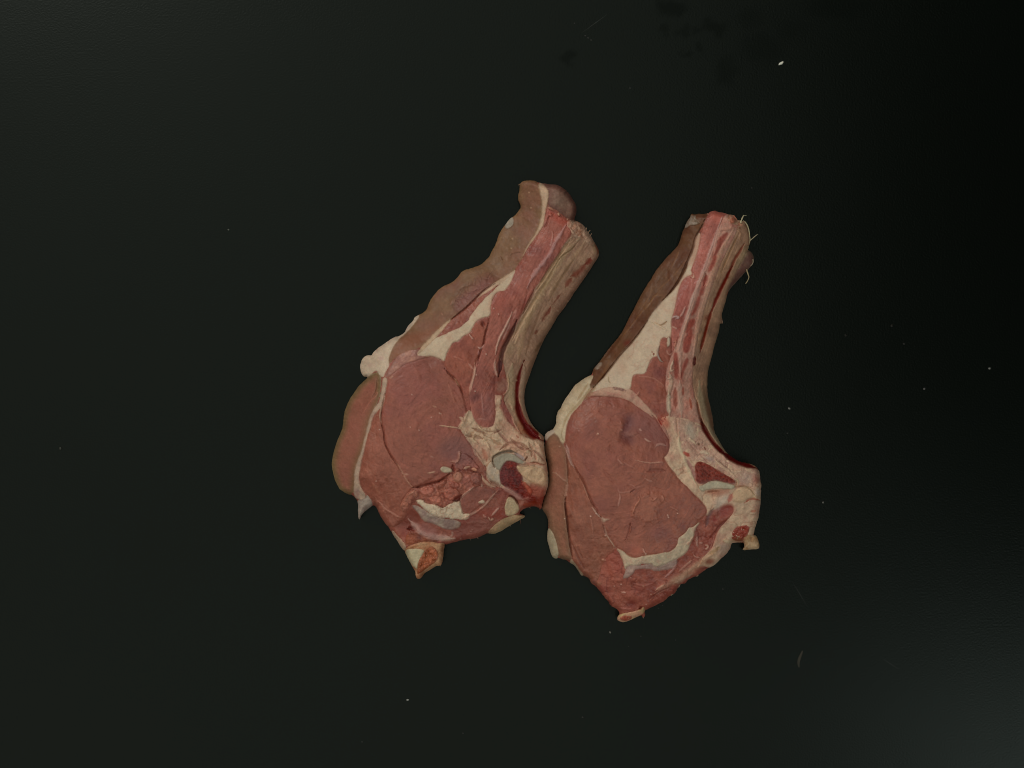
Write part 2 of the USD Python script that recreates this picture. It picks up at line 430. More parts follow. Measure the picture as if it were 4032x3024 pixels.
# ------------------------------------------------------------------ the table top
def table():
    x0, x1, y0, y1, st = -0.36, 0.36, -0.28, 0.28, 0.0015
    gx, gy = np.arange(x0, x1, st), np.arange(y0, y1, st)
    X, Y = np.meshgrid(gx, gy)
    uv = np.stack([X.ravel() / S + PW / 2, PH / 2 - Y.ravel() / S], 1)
    wear = np.zeros(len(uv))
    for (cx, cy, rx, ry, a) in ((2640, 30, 60, 35, 1), (2610, 110, 22, 25, .8), (2690, 125, 25, 22, .7), (2740, 115, 18, 12, .8), (2810, 105, 55, 30, .9), (2755, 180, 14, 18, .8),
                                (2700, 210, 25, 14, .8), (2950, 70, 60, 35, .6), (3000, 190, 90, 60, .6), (2245, 225, 38, 26, .9), (2860, 280, 45, 60, .7), (3300, 20, 130, 60, .9), (3120, 110, 60, 40, .5)):
        w = uv + np.stack([n2(uv, 26, 31, 4) - 0.5, n2(uv, 26, 32, 4) - 0.5], 1) * 84
        d = np.hypot((w[:, 0] - cx) / rx, (w[:, 1] - cy) / ry)
        wear = np.maximum(wear, 0.8 * a * smooth01((1.35 - d) / 0.9))
    haze = smooth01(n2(uv, 420, 41, 3) * 2.4 - 0.7)
    V = np.stack([X.ravel(), Y.ravel(), np.zeros(X.size)], 1)
    ny, nx = X.shape
    q = (np.arange(ny - 1)[:, None] * nx + np.arange(nx - 1)[None]).ravel()
    F = np.vstack([np.stack([q, q + 1, q + nx + 1], 1), np.stack([q, q + nx + 1, q + nx], 1)])
    # the slab: sides and underside
    e = np.array([[-0.62, -0.5], [0.62, -0.5], [0.62, 0.5], [-0.62, 0.5]])
    i = np.array([[x0, y0], [gx[-1], y0], [gx[-1], gy[-1]], [x0, gy[-1]]])
    B = len(V)
    V = np.vstack([V, np.c_[i, np.zeros(4)], np.c_[e, np.zeros(4)], np.c_[e, np.full(4, -0.03)]])
    G = []
    for k in range(4):
        l = (k + 1) % 4
        G += [(B + k, B + 4 + k, B + 4 + l), (B + k, B + 4 + l, B + l), (B + 4 + k, B + 8 + k, B + 8 + l), (B + 4 + k, B + 8 + l, B + 4 + l)]
    G += [(B + 8, B + 10, B + 9), (B + 8, B + 11, B + 10)]
    F = np.vstack([F, np.array(G)])
    mk = usdkit.material(stage, '/World/Looks/black_table', {
        'st': ('attribute', {'attribute': 'wear'}),
        'g': ('geometry', {}),
        'n1': ('noise_texture', {'scale': 3.0, 'detail': 3.0}),
        'r1': ('rgb_ramp', {'ramp': [(0.3, (0.0014, 0.0022, 0.0014)), (0.7, (0.0023, 0.0034, 0.0025))]}),
        'n2': ('noise_texture', {'scale': 900.0, 'detail': 2.0}),
        'b': ('bump', {'strength': 0.34, 'distance': 0.0004}),
        'sep': ('separate_xyz', {}),
        'rr': ('map_range', {'from_min': 0.0, 'from_max': 1.0, 'to_min': 0.355, 'to_max': 0.45}),
        'io': ('map_range', {'from_min': 0.0, 'from_max': 1.0, 'to_min': 1.25, 'to_max': 1.19}),
        'p': ('principled_bsdf', {'specular_tint': (0.90, 1.0, 0.92)}),
    }, [('g.position', 'n1.vector'), ('n1.fac', 'r1.fac'), ('r1.color', 'p.base_color'), ('g.position', 'n2.vector'), ('n2.fac', 'b.height'), ('b.normal', 'p.normal'),
        ('st.vector', 'sep.vector'), ('sep.x', 'rr.value'), ('sep.x', 'io.value'), ('rr.result', 'p.roughness'), ('io.result', 'p.ior')], surface='p.BSDF')
    ms = usdkit.mesh(stage, numbered('/World/tabletop'), (V, F), mk)
    ww = np.concatenate([wear, np.zeros(12)])
    hz = np.concatenate([haze, np.zeros(12)])
    UsdGeom.PrimvarsAPI(ms).CreatePrimvar('wear', Sdf.ValueTypeNames.Float3Array, 'vertex').Set(Vt.Vec3fArray.FromNumpy(np.stack([ww, hz, ww], 1).astype(np.float32)))
    tag(ms.GetPrim(), 'smooth black table top with faint dark stains and fine scratches', None, None, 'structure')
table()

# ================================================================== the left chop
FL, FAT, RIND, MAUVE = (119, 68, 54), (157, 140, 111), (100, 73, 51), (98, 62, 56)

O1 = ('A 688,200 715,178 770,170 830,172 880,190 930,200 1000,212 1080,215 1150,250 1210,300 1255,370 1290,430 1297,480 1290,540 1268,605 1330,620 1385,670 1420,730 1455,775 1490,840 1530,905 1545,965 1535,1000 1480,1080 1420,1180 1350,1280 1270,1390 1215,1480 1150,1570 '
      'C 1230,260 1170,370 1100,480 1045,590 1005,690 960,800 920,920 880,1030 865,1130 870,1220 890,1310 925,1400 975,1480 1040,1540 1080,1570 '
      'E 1222,110 1222,200 1240,300 1258,400 1267,500 1265,590 1232,690 1205,780 1195,840 1170,838 1130,810 1080,815 1040,825 985,850 950,890 1010,912 1015,925 975,950 920,980 860,1015 800,1050 740,1085 680,1112 610,1100 560,1125 500,1155 430,1165 350,1175 250,1200 150,1230 '
      'D 1245,1215 1240,1260 1228,1330 1225,1400 1205,1455 1160,1455 1090,1495 1020,1540 1000,1580 960,1605 935,1580 935,1530 900,1470 850,1380 815,1300 780,1260 740,1200 700,1140 660,1080 640,1040 590,980 550,920 520,850 505,815 465,795 420,830 370,870 335,910 322,950 310,940 305,870 310,800 295,740 245,690 180,670 110,630 70,560 40,480 20,380 25,290 50,190 80,100 110,30 '
      'B 130,1510 145,1430 150,1350 170,1270 210,1180 260,1100 310,1030 370,970 415,925 360,915 335,860 328,800 345,740 380,700 430,685 450,700 475,650 540,600 620,545 690,495 760,480 815,445 830,400 860,360 910,310 920,275 '
      'L 50,1310 110,1275 170,1220 200,1130 240,1030 320,910 430,780 530,710 640,660 720,620 800,560 870,480 930,395 1000,355 1130,320 1270,275 1400,210 1520,70 1560,0 '
      'A 300,1065 345,1010 380,940 430,850 450,770 490,700 520,660 570,590 612,565 640,540 690,480 697,440 670,390 665,340 680,280')

C1 = [(715, 100, 4), (690, 200, 3), (610, 320, 3), (510, 375, 3), (430, 450, 3), (350, 540, 4), (160, 710, 6), (100, 850, 3), (70, 960, 3), (60, 1060, 3), (100, 1140, 4),
      (640, 380, 11), (480, 480, 12), (350, 620, 18), (110, 1000, 11), (140, 900, 13), (200, 690, 15),
      (785, 80, 17), (790, 200, 18), (740, 300, 19), (600, 430, 20), (450, 560, 21), (330, 650, 22), (230, 760, 22), (210, 850, 22), (160, 1000, 22), (145, 1100, 18),
      (850, 90, 19), (905, 150, 11), (820, 160, 19), (850, 220, 20), (760, 360, 21), (660, 480, 22), (590, 600, 22), (500, 640, 22), (560, 850, 22),
      (900, 230, 21), (850, 320, 20), (780, 440, 20), (720, 560, 20), (680, 700, 19), (690, 850, 18),
      (985, 310, 7), (940, 400, 6), (870, 500, 6), (800, 610, 6), (750, 740, 7), (735, 830, 8), (770, 920, 12), (800, 960, 14),
      (350, 800, 25), (350, 950, 25.5), (250, 1000, 24), (450, 900, 24), (480, 1050, 22), (230, 1120, 21), (290, 740, 22), (420, 720, 22.5),
      (620, 960, 21), (750, 1000, 20), (700, 1100, 18), (780, 1180, 12), (400, 1130, 22), (420, 1210, 20), (550, 1130, 20), (620, 1220, 15), (480, 1300, 11), (350, 1330, 11), (260, 1230, 13), (370, 1430, 8), (720, 1240, 6)]

K1 = [
    # seams of the loin and of the outer strip
    vein('B 600,1100 575,1200 560,1300 550,1400 570,1470 590,1560 D 585,60 600,140 640,220 700,320 760,400 800,480', 2.2, (84, 44, 36), 0.75, -0.45, 0.8),
    vein('D 700,310 760,390 800,470 850,550 900,610', 2.6, (150, 108, 84), 0.7, 0.1),
    vein('B 640,930 690,915 650,940', 3, (150, 112, 90), 0.5),
    vein('B 600,1080 580,1180 550,1290 540,1360 560,1440', 3.6, (150, 120, 96), 0.75, 0.25),
    # grain of the loin, with shade painted along its top edge
    vein('B 900,1330 1000,1270 1120,1230 1200,1280', 9, (104, 58, 47), 0.35, -0.15, 1), vein('B 950,1500 1000,1380 1150,1300 1300,1330', 8, (106, 60, 48), 0.35, -0.1, 1),
    vein('B 1060,760 1090,840 1140,920 1200,980', 6, (104, 58, 47), 0.3, -0.1, 1), vein('B 900,800 960,900 980,1000', 7, (128, 74, 58), 0.3, 0.1, 1),
    vein('B 1110,1235 1160,1255', 3, (150, 108, 84), 0.6), vein('B 1180,1310 1220,1330', 3, (146, 104, 84), 0.5), vein('B 1180,1450 1290,1465 1390,1475', 2.4, (160, 128, 98), 0.75, 0.2),
    vein('B 1280,980 1330,1120 1360,1200', 4, (140, 88, 70), 0.35, 0.1, 1),
    stain_or_shade('C 0,1600 160,1540 300,1659 E 480,240 500,320 380,360 220,330 80,260 60,150 200,60', (96, 62, 58), 0.6, 16),
    stain_or_shade('B 840,770 1000,730 1120,715 1200,745 1100,790 900,800', (96, 54, 45), 0.5, 12, -0.9),  # second-lobe top edge: shade under the fat, painted dark and sunk a little
    vein('D 1060,450 1100,445 1145,433', 3, (150, 118, 92), 0.7, 0.15), vein('D 1090,265 1120,275', 2.5, (140, 100, 85), 0.6), vein('D 800,465 850,462', 3, (150, 110, 88), 0.6),
    *dots('B 1103,1365 537,1497 970,1505 890,1115 870,1470 1195,1320 1580,1080 A 400,1560 D 500,540 E 100,545', 2.0),  # wet sparkles painted in as tiny pale dots
    # outer strip: lower edge
    vein('D 500,740 560,790 590,840 680,890 740,930 800,935', 3.4, (150, 100, 82), 0.6, 0.2), vein('D 460,560 520,650 540,690', 5, (140, 88, 66), 0.35, 0.1, 1),
    stain_or_shade('D 850,860 900,860 960,900 1000,980 950,1060 880,1060 760,1070 700,1030 780,960', (88, 44, 36), 0.55, 8, -0.8),
    vein('D 840,1060 890,1050 940,1070', 6, (70, 22, 18), 0.75, -0.8, 1),
    # rind folds
    vein('A 130,1430 200,1370 300,1330', 3, (80, 50, 40), 0.5, -0.25), vein('L 1659,640 1500,735 1350,845 1230,965 1100,1095 1000,1190 820,1330 700,1430', 3.2, (66, 34, 28), 0.8, -0.6, 0.9),
    vein('L 1640,340 1560,420 1500,480 1490,640', 2.4, (82, 56, 44), 0.5, -0.2), vein('L 990,720 1000,850 1120,860 1200,810', 2.4, (80, 50, 42), 0.5, -0.2), vein('L 1160,620 1120,690 990,720 860,820', 2.2, (82, 54, 42), 0.45, -0.2),
    vein('L 690,1120 700,1060 720,1020', 2.0, (138, 96, 80), 0.5, 0.2), vein('L 780,1040 800,1000 860,1050 870,1150 820,1170', 2.0, (74, 42, 36), 0.5, -0.2), vein('L 490,1280 510,1340', 3, (140, 100, 84), 0.5, 0.2),
    stain_or_shade('L 1250,640 1659,500 1659,640 1350,830 1000,1180 820,1320 780,1180 900,960 1050,860', (116, 74, 68), 0.8, 14, only=('rind',)),
    stain_or_shade('B 1050,430 1280,320 1300,300 1060,530 860,640 700,740 650,760 680,640 760,520 860,440', (118, 72, 53), 0.75, 9, only=('rind',)),
    vein('A 440,860 470,780 480,800 400,900', 3, (120, 92, 62), 0.5, 0.1), vein('A 570,1010 590,960 700,950', 2, (82, 56, 42), 0.6, -0.2), vein('A 470,990 495,1045', 2, (74, 46, 36), 0.6, -0.2),
    stain_or_shade('A 850,300 915,320 920,440 860,420', (112, 72, 56), 0.6, 8, only=('rind',)), *dots('A 802,467 600,800 780,300 585,905', 3.2, (150, 118, 90)),
    vein('B 470,1130 490,1100 520,1090 490,1150 440,1180 370,1290 340,1350', 3.2, (140, 84, 66), 0.6, 0.3), vein('B 460,1140 500,1070 505,960', 2.4, (70, 40, 30), 0.5, -0.3),
    stain_or_shade('B 300,1300 440,1200 520,1090 540,1100 440,1350 390,1640 D 370,100 270,400 250,660 130,560 100,300 200,0', (122, 74, 60), 0.6, 12, only=('rind',)),
    # rib muscle
    vein('A 1190,640 1130,750 1060,850 1030,940 960,1040 890,1120 830,1200 780,1290 760,1340', 6.5, (142, 104, 96), 0.7, 0.35, 0.9, 0.7), vein('A 1040,720 1040,790 1010,900', 3, (150, 106, 92), 0.5, 0.2),
    vein('A 640,1560 600,1640 560,1659', 2.5, (150, 108, 92), 0.5), vein('A 1000,545 1030,540', 6, (156, 110, 92), 0.7, 0.5), vein('A 945,680 980,640 1000,550', 3, (96, 48, 40), 0.5, -0.4),
    vein('A 760,1420 740,1500 700,1600', 4, (112, 50, 42), 0.5, -0.2),
    stain_or_shade('A 960,480 1040,500 1120,570 1200,600 1240,640 1200,660 1100,640 1000,560', (132, 60, 48), 0.6, 5),
    vein('C 740,215 690,330 640,430 600,500 570,590 555,680', 4.2, (160, 124, 104), 0.85, 0.4, 0.6), vein('C 715,340 680,420 630,530', 2.6, (150, 112, 96), 0.6), vein('C 780,180 775,240 740,310', 3, (146, 100, 86), 0.5),
    vein('C 555,730 545,800 560,870 580,930', 4.5, (154, 118, 100), 0.75, 0.3),
    vein('C 480,330 460,400 440,470 430,560 390,640 370,720 365,790', 2.6, (84, 42, 34), 0.65, -0.5), vein('C 365,590 380,615 410,605 430,575', 3.2, (160, 122, 108), 0.85, 0.4), vein('C 375,640 370,680 385,650', 4, (146, 100, 92), 0.7, 0.3),
    vein('C 265,450 290,490 320,520', 3.2, (160, 120, 104), 0.8, 0.3), vein('C 330,770 335,820 325,900 300,980 280,1060 275,1120', 4.6, (158, 120, 98), 0.85, 0.3, 0.6), vein('C 260,780 290,810 310,840', 3, (150, 108, 92), 0.6),
    vein('C 0,830 60,900 130,960 170,1030 210,1130', 2.6, (84, 46, 36), 0.6, -0.5), vein('C 110,930 140,990 165,1030', 3, (160, 122, 92), 0.8, 0.2),
    stain_or_shade('C 405,330 430,320 440,370 415,380', (72, 32, 28), 0.8, 3, -0.7), stain_or_shade('C 150,560 210,640 260,660 290,780 320,800 330,650 280,600 230,590', (96, 50, 42), 0.5, 8, -0.3),
    vein('C 90,705 150,715 210,745', 4, (146, 92, 76), 0.5, 0.2), stain_or_shade('C 60,600 140,560 200,700 180,800 60,760', (126, 70, 52), 0.4, 12),
    stain_or_shade('C 280,1150 330,1110 400,1100 420,1130 380,1160 310,1220', (82, 46, 42), 0.7, 6, -0.3), vein('C 405,1100 415,1200 420,1290 425,1340', 3, (140, 96, 84), 0.6, 0.1),
    stain_or_shade('C 440,1090 540,1060 545,1180 550,1300 480,1420 400,1400 430,1250', (104, 64, 58), 0.6, 9), vein('C 345,1390 400,1375 450,1390', 2.5, (140, 98, 86), 0.5),
    stain_or_shade('C 520,930 570,900 545,1040 490,1040', (86, 44, 40), 0.6, 6),
    stain_or_shade('C 500,120 560,60 700,0 650,200 520,280', (132, 66, 52), 0.5, 14), *dots('C 538,178 590,240 335,1080 455,675 350,900', 2.4),
    # the crevice between rib meat and bone
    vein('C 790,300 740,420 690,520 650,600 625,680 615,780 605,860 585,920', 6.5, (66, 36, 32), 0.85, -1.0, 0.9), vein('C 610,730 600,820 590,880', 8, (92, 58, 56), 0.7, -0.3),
    vein('A 840,1360 800,1440 760,1520 720,1620', 3, (84, 50, 36), 0.6, -0.4),
    # rib bone
    vein('A 1330,800 1250,880 1160,980 1080,1100 1000,1220 930,1350 870,1480 C 880,330 820,440 770,560', 13, (150, 128, 98), 0.65, 0.25, 1, 0.5), vein('A 1400,820 1330,930 1240,1030 1130,1180 1060,1300 990,1430', 9, (146, 120, 92), 0.5, 0.2, 1, 0.5),
    vein('A 1240,800 1170,900 1090,1010 1010,1130 930,1260 870,1350', 5, (98, 74, 50), 0.7, -0.4, 1), vein('A 1120,1020 1060,1110 1000,1230 920,1350 850,1460 C 850,300 790,420 730,540', 5, (116, 92, 66), 0.6, -0.3, 1),
    vein('A 1290,1010 1180,1160 1080,1330 1000,1480', 5, (112, 88, 64), 0.55, -0.2, 1), vein('C 960,180 900,330 860,470 820,620 800,760', 8, (136, 112, 84), 0.5, 0.2, 1, 0.5), vein('C 1060,160 1000,320 930,520 890,680', 5, (104, 78, 58), 0.5, -0.2, 1),
    vein('A 1280,800 1200,900 1120,1010 1030,1130 930,1280 850,1400', 9, (126, 104, 78), 0.5, 0.2, 1), vein('A 1250,780 1160,890 1130,950', 6, (140, 116, 90), 0.6, 0.2, 1),
    vein('A 1320,830 1250,920 1120,1000 1060,1100', 2.6, (92, 74, 50), 0.6, -0.2), vein('A 1030,1250 960,1300 900,1400', 5, (124, 104, 74), 0.5, 0, 1),
    vein('A 1455,1010 1440,1050 1400,1080', 8, (94, 34, 26), 0.8, -0.2, 1, 0.6), vein('A 1400,1070 1360,1140 1290,1190 1240,1210', 9, (98, 46, 34), 0.75, -0.2, 1, 0.6), vein('A 1250,1230 1200,1290 1180,1330', 8, (96, 46, 34), 0.7, -0.1, 1),
    vein('A 1130,1400 1090,1450 1040,1520', 3, (86, 50, 36), 0.6), vein('A 1020,1540 1000,1600 960,1640', 5, (92, 42, 32), 0.7, -0.1), vein('A 1500,850 1540,930 1530,970', 5, (96, 50, 36), 0.6),
    vein('A 1480,840 1500,920 1490,980', 4, (126, 106, 78), 0.5),
    vein('C 1250,30 1220,80', 3.5, (92, 52, 40), 0.7), vein('C 1160,170 1120,220 1080,280 1065,320', 6, (92, 52, 40), 0.65, -0.15, 1, 0.6), vein('C 1010,410 985,460', 4.5, (86, 46, 34), 0.7), vein('C 1060,540 1020,590 985,660', 5, (72, 56, 38), 0.6),
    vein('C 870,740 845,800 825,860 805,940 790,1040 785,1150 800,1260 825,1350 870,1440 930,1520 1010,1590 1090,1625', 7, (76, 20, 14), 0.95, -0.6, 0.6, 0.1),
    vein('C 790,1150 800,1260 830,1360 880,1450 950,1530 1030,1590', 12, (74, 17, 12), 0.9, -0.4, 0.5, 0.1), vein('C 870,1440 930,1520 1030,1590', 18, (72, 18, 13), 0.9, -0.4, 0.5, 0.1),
    vein('C 850,760 880,850 850,950 845,1080 850,1200 870,1290 920,1400 990,1490 1060,1560', 7, (136, 116, 96), 0.75, 0.2, 0.7), vein('C 740,780 720,900 720,1040 730,1170 745,1280', 13, (132, 116, 90), 0.7, 0.2, 0.8),
    stain_or_shade('C 800,1390 850,1470 900,1560 820,1560 780,1450', (112, 62, 38), 0.6, 9), vein('C 620,1180 650,1280 700,1360 740,1440', 12, (110, 62, 54), 0.8, -0.1, 0.6), vein('C 730,1340 770,1440 820,1530', 4, (150, 116, 92), 0.7, 0.3),
    vein('C 690,900 700,1000 690,1080 640,1120', 3, (150, 120, 92), 0.6, 0.3), stain_or_shade('C 580,1000 640,940 680,960 690,1060 620,1100 570,1090', (128, 92, 76), 0.7, 6),
    stain_or_shade('C 700,560 760,540 740,700 670,720', (116, 98, 74), 0.6, 8), *dots('C 785,960 1240,205 1345,100 1090,30 1220,1480', 3, (160, 140, 110)),
    stain_or_shade('A 1545,960 1535,1000 1350,1280 1215,1480 1095,1640 1010,1659 1150,1450 1300,1260 1430,1080', (88, 62, 50), 0.75, 14),  # pinker tissue, darkened further to paint shade on the right-facing slope
    stain_or_shade('C 1240,260 1100,480 1005,690 920,920 890,1000 870,900 920,760 1000,560 1120,340 1250,150', (90, 70, 54), 0.7, 12),  # lower bone: shade of the right slope painted into its colour
    # fatty tissue over the vertebra
    vein('C 230,1560 330,1570 420,1600', 5.1, (118, 88, 72), 0.5, -0.6, 1), vein('C 300,1480 400,1520 520,1540 620,1500', 5.1, (116, 86, 72), 0.5, -0.6, 1), vein('C 560,1480 620,1560 700,1640', 4.2, (112, 80, 70), 0.5, -0.6, 1),
    vein('C 360,1440 400,1500 480,1540 560,1530', 3, (176, 154, 122), 0.6, 0.4), vein('C 150,1470 190,1420 200,1370 170,1360', 4, (160, 126, 100), 0.8, 0.4),
    vein('E 550,180 580,250 600,320', 8, (128, 78, 60), 0.65, -0.2, 0.9), vein('E 740,200 800,150 870,110 950,130 1010,150 1090,220', 5.1, (114, 80, 64), 0.5, -0.6, 1), vein('E 860,70 940,160 1020,200 1080,170', 3.7, (118, 84, 72), 0.5, -0.6, 1),
    vein('E 660,330 665,285 700,255 760,225 830,208 880,215 930,235', 5, (78, 68, 56), 0.8, -0.6, 0.9), vein('E 900,235 960,260 1010,310', 6, (120, 112, 112), 0.6, -0.2), vein('E 1010,320 1030,290 1045,265', 3, (86, 56, 40), 0.8, -0.5),
    vein('E 1100,210 1130,270 1140,320', 4, (136, 90, 72), 0.6, -0.2), vein('E 1060,340 1130,330 1200,360 1250,350', 2.6, (96, 60, 44), 0.7, -0.5), vein('E 950,360 1060,345 1150,350 1230,370', 5, (150, 102, 82), 0.6, 0.1), vein('E 920,40 950,70', 3, (110, 60, 44), 0.6),
    vein('E 1100,200 1180,250 1230,330', 3.4, (120, 84, 72), 0.5, -0.6, 1), vein('E 590,430 620,520 700,570', 3, (104, 84, 66), 0.5, -0.3),
    vein('E 660,310 670,360 690,395', 3, (84, 70, 56), 0.7, -0.4),
    # fringe of fat over the loin
    vein('C 260,1300 230,1350 210,1420 170,1480', 5, (156, 130, 104), 0.7, 0.4, 0.8, 0.9), vein('C 250,1400 190,1400 160,1360', 3, (150, 118, 96), 0.7, 0.3), vein('C 220,1500 150,1480 90,1470', 3, (146, 112, 90), 0.6, 0.2), vein('E 440,170 480,240 530,300 570,370', 5, (150, 118, 98), 0.6, 0.5, 0.8, 0.9),
    vein('C 420,1560 480,1600 600,1610', 5, (164, 142, 116), 0.6, 0.5, 1, 0.6), vein('C 330,1540 300,1600 360,1650', 5, (160, 138, 110), 0.6, 0.5, 1, 0.6), vein('E 640,60 700,120 760,140', 5, (128, 98, 74), 0.5, -0.5, 1, 0.6), vein('E 560,60 600,130 640,200', 5, (164, 140, 112), 0.5, 0.5, 1, 0.6),
    vein('E 1130,110 1180,170 1220,260', 6, (160, 136, 110), 0.6, 0.6, 1, 0.6), vein('E 1060,120 1100,190 1090,270', 5, (132, 98, 78), 0.55, -0.6, 1, 0.6), vein('E 640,540 690,580 740,600', 8.5, (108, 66, 56), 0.5, -0.6, 1),
    # lower ragged side
    vein('D 900,610 960,600 1060,570 1190,545 1250,500 1300,450', 5, (84, 42, 34), 0.65, -0.7, 0.9), vein('D 1330,360 1340,400 1350,440', 5, (84, 34, 28), 0.7, -0.6, 0.9),
    vein('D 1340,750 1400,720 1430,690', 8, (74, 30, 26), 0.75, -0.9, 0.9), vein('D 930,630 900,660 850,690', 3, (150, 104, 84), 0.6, 0.3), vein('E 200,320 290,330 300,210 330,230', 5, (150, 102, 82), 0.6, 0.4),
    vein('E 310,750 330,700 400,650 460,600', 4, (156, 116, 96), 0.8, 0.35), vein('E 545,470 560,520 620,580 700,600', 6, (152, 118, 94), 0.8, 0.3), vein('E 540,600 550,570', 4, (150, 118, 100), 0.8, 0.3),
    vein('E 720,640 660,700 590,790 520,850 450,890 380,930 330,950', 4, (154, 116, 96), 0.75, 0.3), vein('E 750,600 850,640 940,710 1000,740', 9, (146, 104, 92), 0.75, 0.4, 0.8), vein('E 830,700 870,695 920,740 950,800', 3.2, (74, 40, 30), 0.8, -0.6),
    stain_or_shade('E 560,830 640,850 700,830 780,840 790,930 700,960 560,930 480,900', (118, 52, 42), 0.6, 7), vein('E 740,820 690,870 650,920', 4, (150, 112, 96), 0.8, 0.4), vein('E 620,930 640,970 680,940', 4, (160, 126, 102), 0.8, 0.5), vein('E 560,920 600,940', 5, (150, 100, 84), 0.7, 0.4),
    vein('E 490,880 530,840', 4, (140, 80, 66), 0.6, 0.3), *dots('E 565,910 440,1070 425,1090 500,1155 315,1165', 2.6, (160, 130, 108)),
    stain_or_shade('E 240,1080 400,960 600,940 700,960 640,1080 520,1130 360,1170 250,1180', (96, 56, 48), 0.6, 14), vein('E 220,1080 230,1130 180,1150', 4, (140, 112, 96), 0.5, 0.2), vein('E 380,1000 500,980 600,1000', 5, (112, 72, 60), 0.4, 0.2, 1),
    vein('D 850,950 900,1000 960,1080 1050,1130 1160,1150 1300,1160 1360,1160', 11, (148, 112, 98), 0.8, 0.5, 0.8, 0.8), stain_or_shade('D 960,980 1100,1000 1180,1080 1160,1150 1040,1130 980,1080', (116, 76, 68), 0.6, 9), stain_or_shade('D 1170,1160 1340,1150 1370,1170 1280,1195 1200,1180', (156, 124, 102), 0.8, 4),
    stain_or_shade('E 980,620 1080,560 1230,600 1250,680 1200,780 1100,790 1000,740', (104, 36, 28), 0.7, 9), vein('E 980,540 1020,580 1070,640 1075,690', 8, (142, 66, 50), 0.8, 0.5), vein('E 980,800 1080,790 1130,760', 9, (116, 48, 34), 0.6),
    stain_or_shade('E 1060,740 1180,730 1200,810 1130,800', (80, 24, 16), 0.7, 7, -0.3), vein('E 960,830 1000,740 1080,720', 6, (140, 92, 76), 0.5, 0.2),
]
K1 = [x for x in K1 if x]

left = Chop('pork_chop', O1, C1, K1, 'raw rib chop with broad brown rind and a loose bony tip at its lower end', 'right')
L = left
R1 = ('A 688,200 715,178 770,170 830,172 880,190 905,310 925,400 920,500 905,600 880,700 830,785 780,870 740,950 700,1020 650,1100 600,1165 '
      'L 1500,735 1350,840 1230,965 1100,1095 1000,1190 820,1325 700,1420 B 1250,340 1140,440 1040,540 960,620 830,640 720,700 640,790 640,720 680,610 730,530 815,455 900,370 990,243 910,275 '
      'L 20,1310 110,1275 170,1220 200,1130 240,1030 320,910 430,780 530,710 640,660 720,620 800,560 870,480 930,395 1000,355 1130,320 1270,275 1400,210 1520,70 1560,0 '
      'A 300,1065 345,1010 380,940 430,850 450,770 490,700 520,660 570,590 612,565 640,540 690,480 697,440 670,390 665,340 680,280')
L.part('rind', R1, 'rind', (106, 78, 57), c2=(108, 74, 59), m2=0.45, s2=80, rise=0.3, sink=0.6, wd=10, cells=(24, 0.20, 'L 700,1000 900,780 1250,560 1659,420 1659,600 1350,800 1000,1150 820,1250'), n1=0.09, edge=((104, 78, 48), 12, 0.5))
L.part('rind', 'B 415,925 500,870 530,880 560,930 545,1100 520,1190 440,1350 400,1500 375,1640 D 380,80 330,250 280,350 262,480 265,580 245,690 180,670 110,630 70,560 40,480 20,380 25,290 50,190 80,100 110,30 B 130,1510 145,1430 150,1350 170,1270 210,1180 260,1100 310,1030 370,970',
       'flesh', (114, 72, 56), c2=(118, 71, 57), m2=0.45, s2=60, rise=0.3, sink=0.6, wd=10, n1=0.09, edge=((90, 74, 48), 34, 0.85))
L.part('meat_cap', 'A 930,200 1000,212 1080,215 1150,250 1210,300 1255,370 1290,430 1297,480 1290,540 1268,605 1200,590 1120,520 1050,470 990,455 985,380 998,300 970,240', 'rind', (118, 92, 77), c2=(108, 78, 66), m2=0.45, s2=50, rise=1.0, wd=26, n1=0.12, edge=((84, 54, 46), 30, 0.85))
L.part('fat_seam', 'A 880,190 930,203 985,260 1000,320 985,400 970,480 955,570 940,660 900,715 845,800 780,880 740,950 705,1010 760,890 830,785 885,690 910,600 925,480 925,390 905,310', 'fat', (148, 124, 100), rise=0.9, wd=7, lift=0.2, n1=0.14, edge=((130, 106, 80), 6, 0.6))
L.part('rib_meat', 'A 985,460 1050,480 1110,530 1200,600 1255,640 1255,740 1230,790 1150,900 1100,1000 1040,1080 980,1170 900,1280 840,1350 830,1420 770,1490 C 860,200 820,280 760,400 700,500 640,600 600,680 570,740 548,800 560,900 560,960 545,1050 550,1150 560,1290 550,1420 520,1475 450,1480 380,1450 320,1390 290,1290 270,1170 290,1000 320,850 370,720 420,600 470,430 505,270 505,100 '
       'A 365,1540 440,1370 520,1370 560,1310 600,1240 640,1135 700,1040 770,960 850,830 900,730 935,690 955,560', 'flesh', (124, 70, 57), c2=(113, 62, 53), m2=0.4, s2=70, rise=0.7, fib=0.7, ang=-62, stretch=10, wd=16)
L.part('fan_muscle', 'C 500,270 440,270 345,310 300,400 270,455 200,480 150,540 95,540 40,640 10,710 0,800 60,900 130,950 180,1050 220,1160 270,1160 290,1000 315,860 360,720 415,600 465,430', 'flesh', (121, 66, 51), c2=(110, 58, 48), m2=0.45, s2=50, rise=0.8, wd=16, fib=0.4, ang=60, lump=0.25, ls=30)
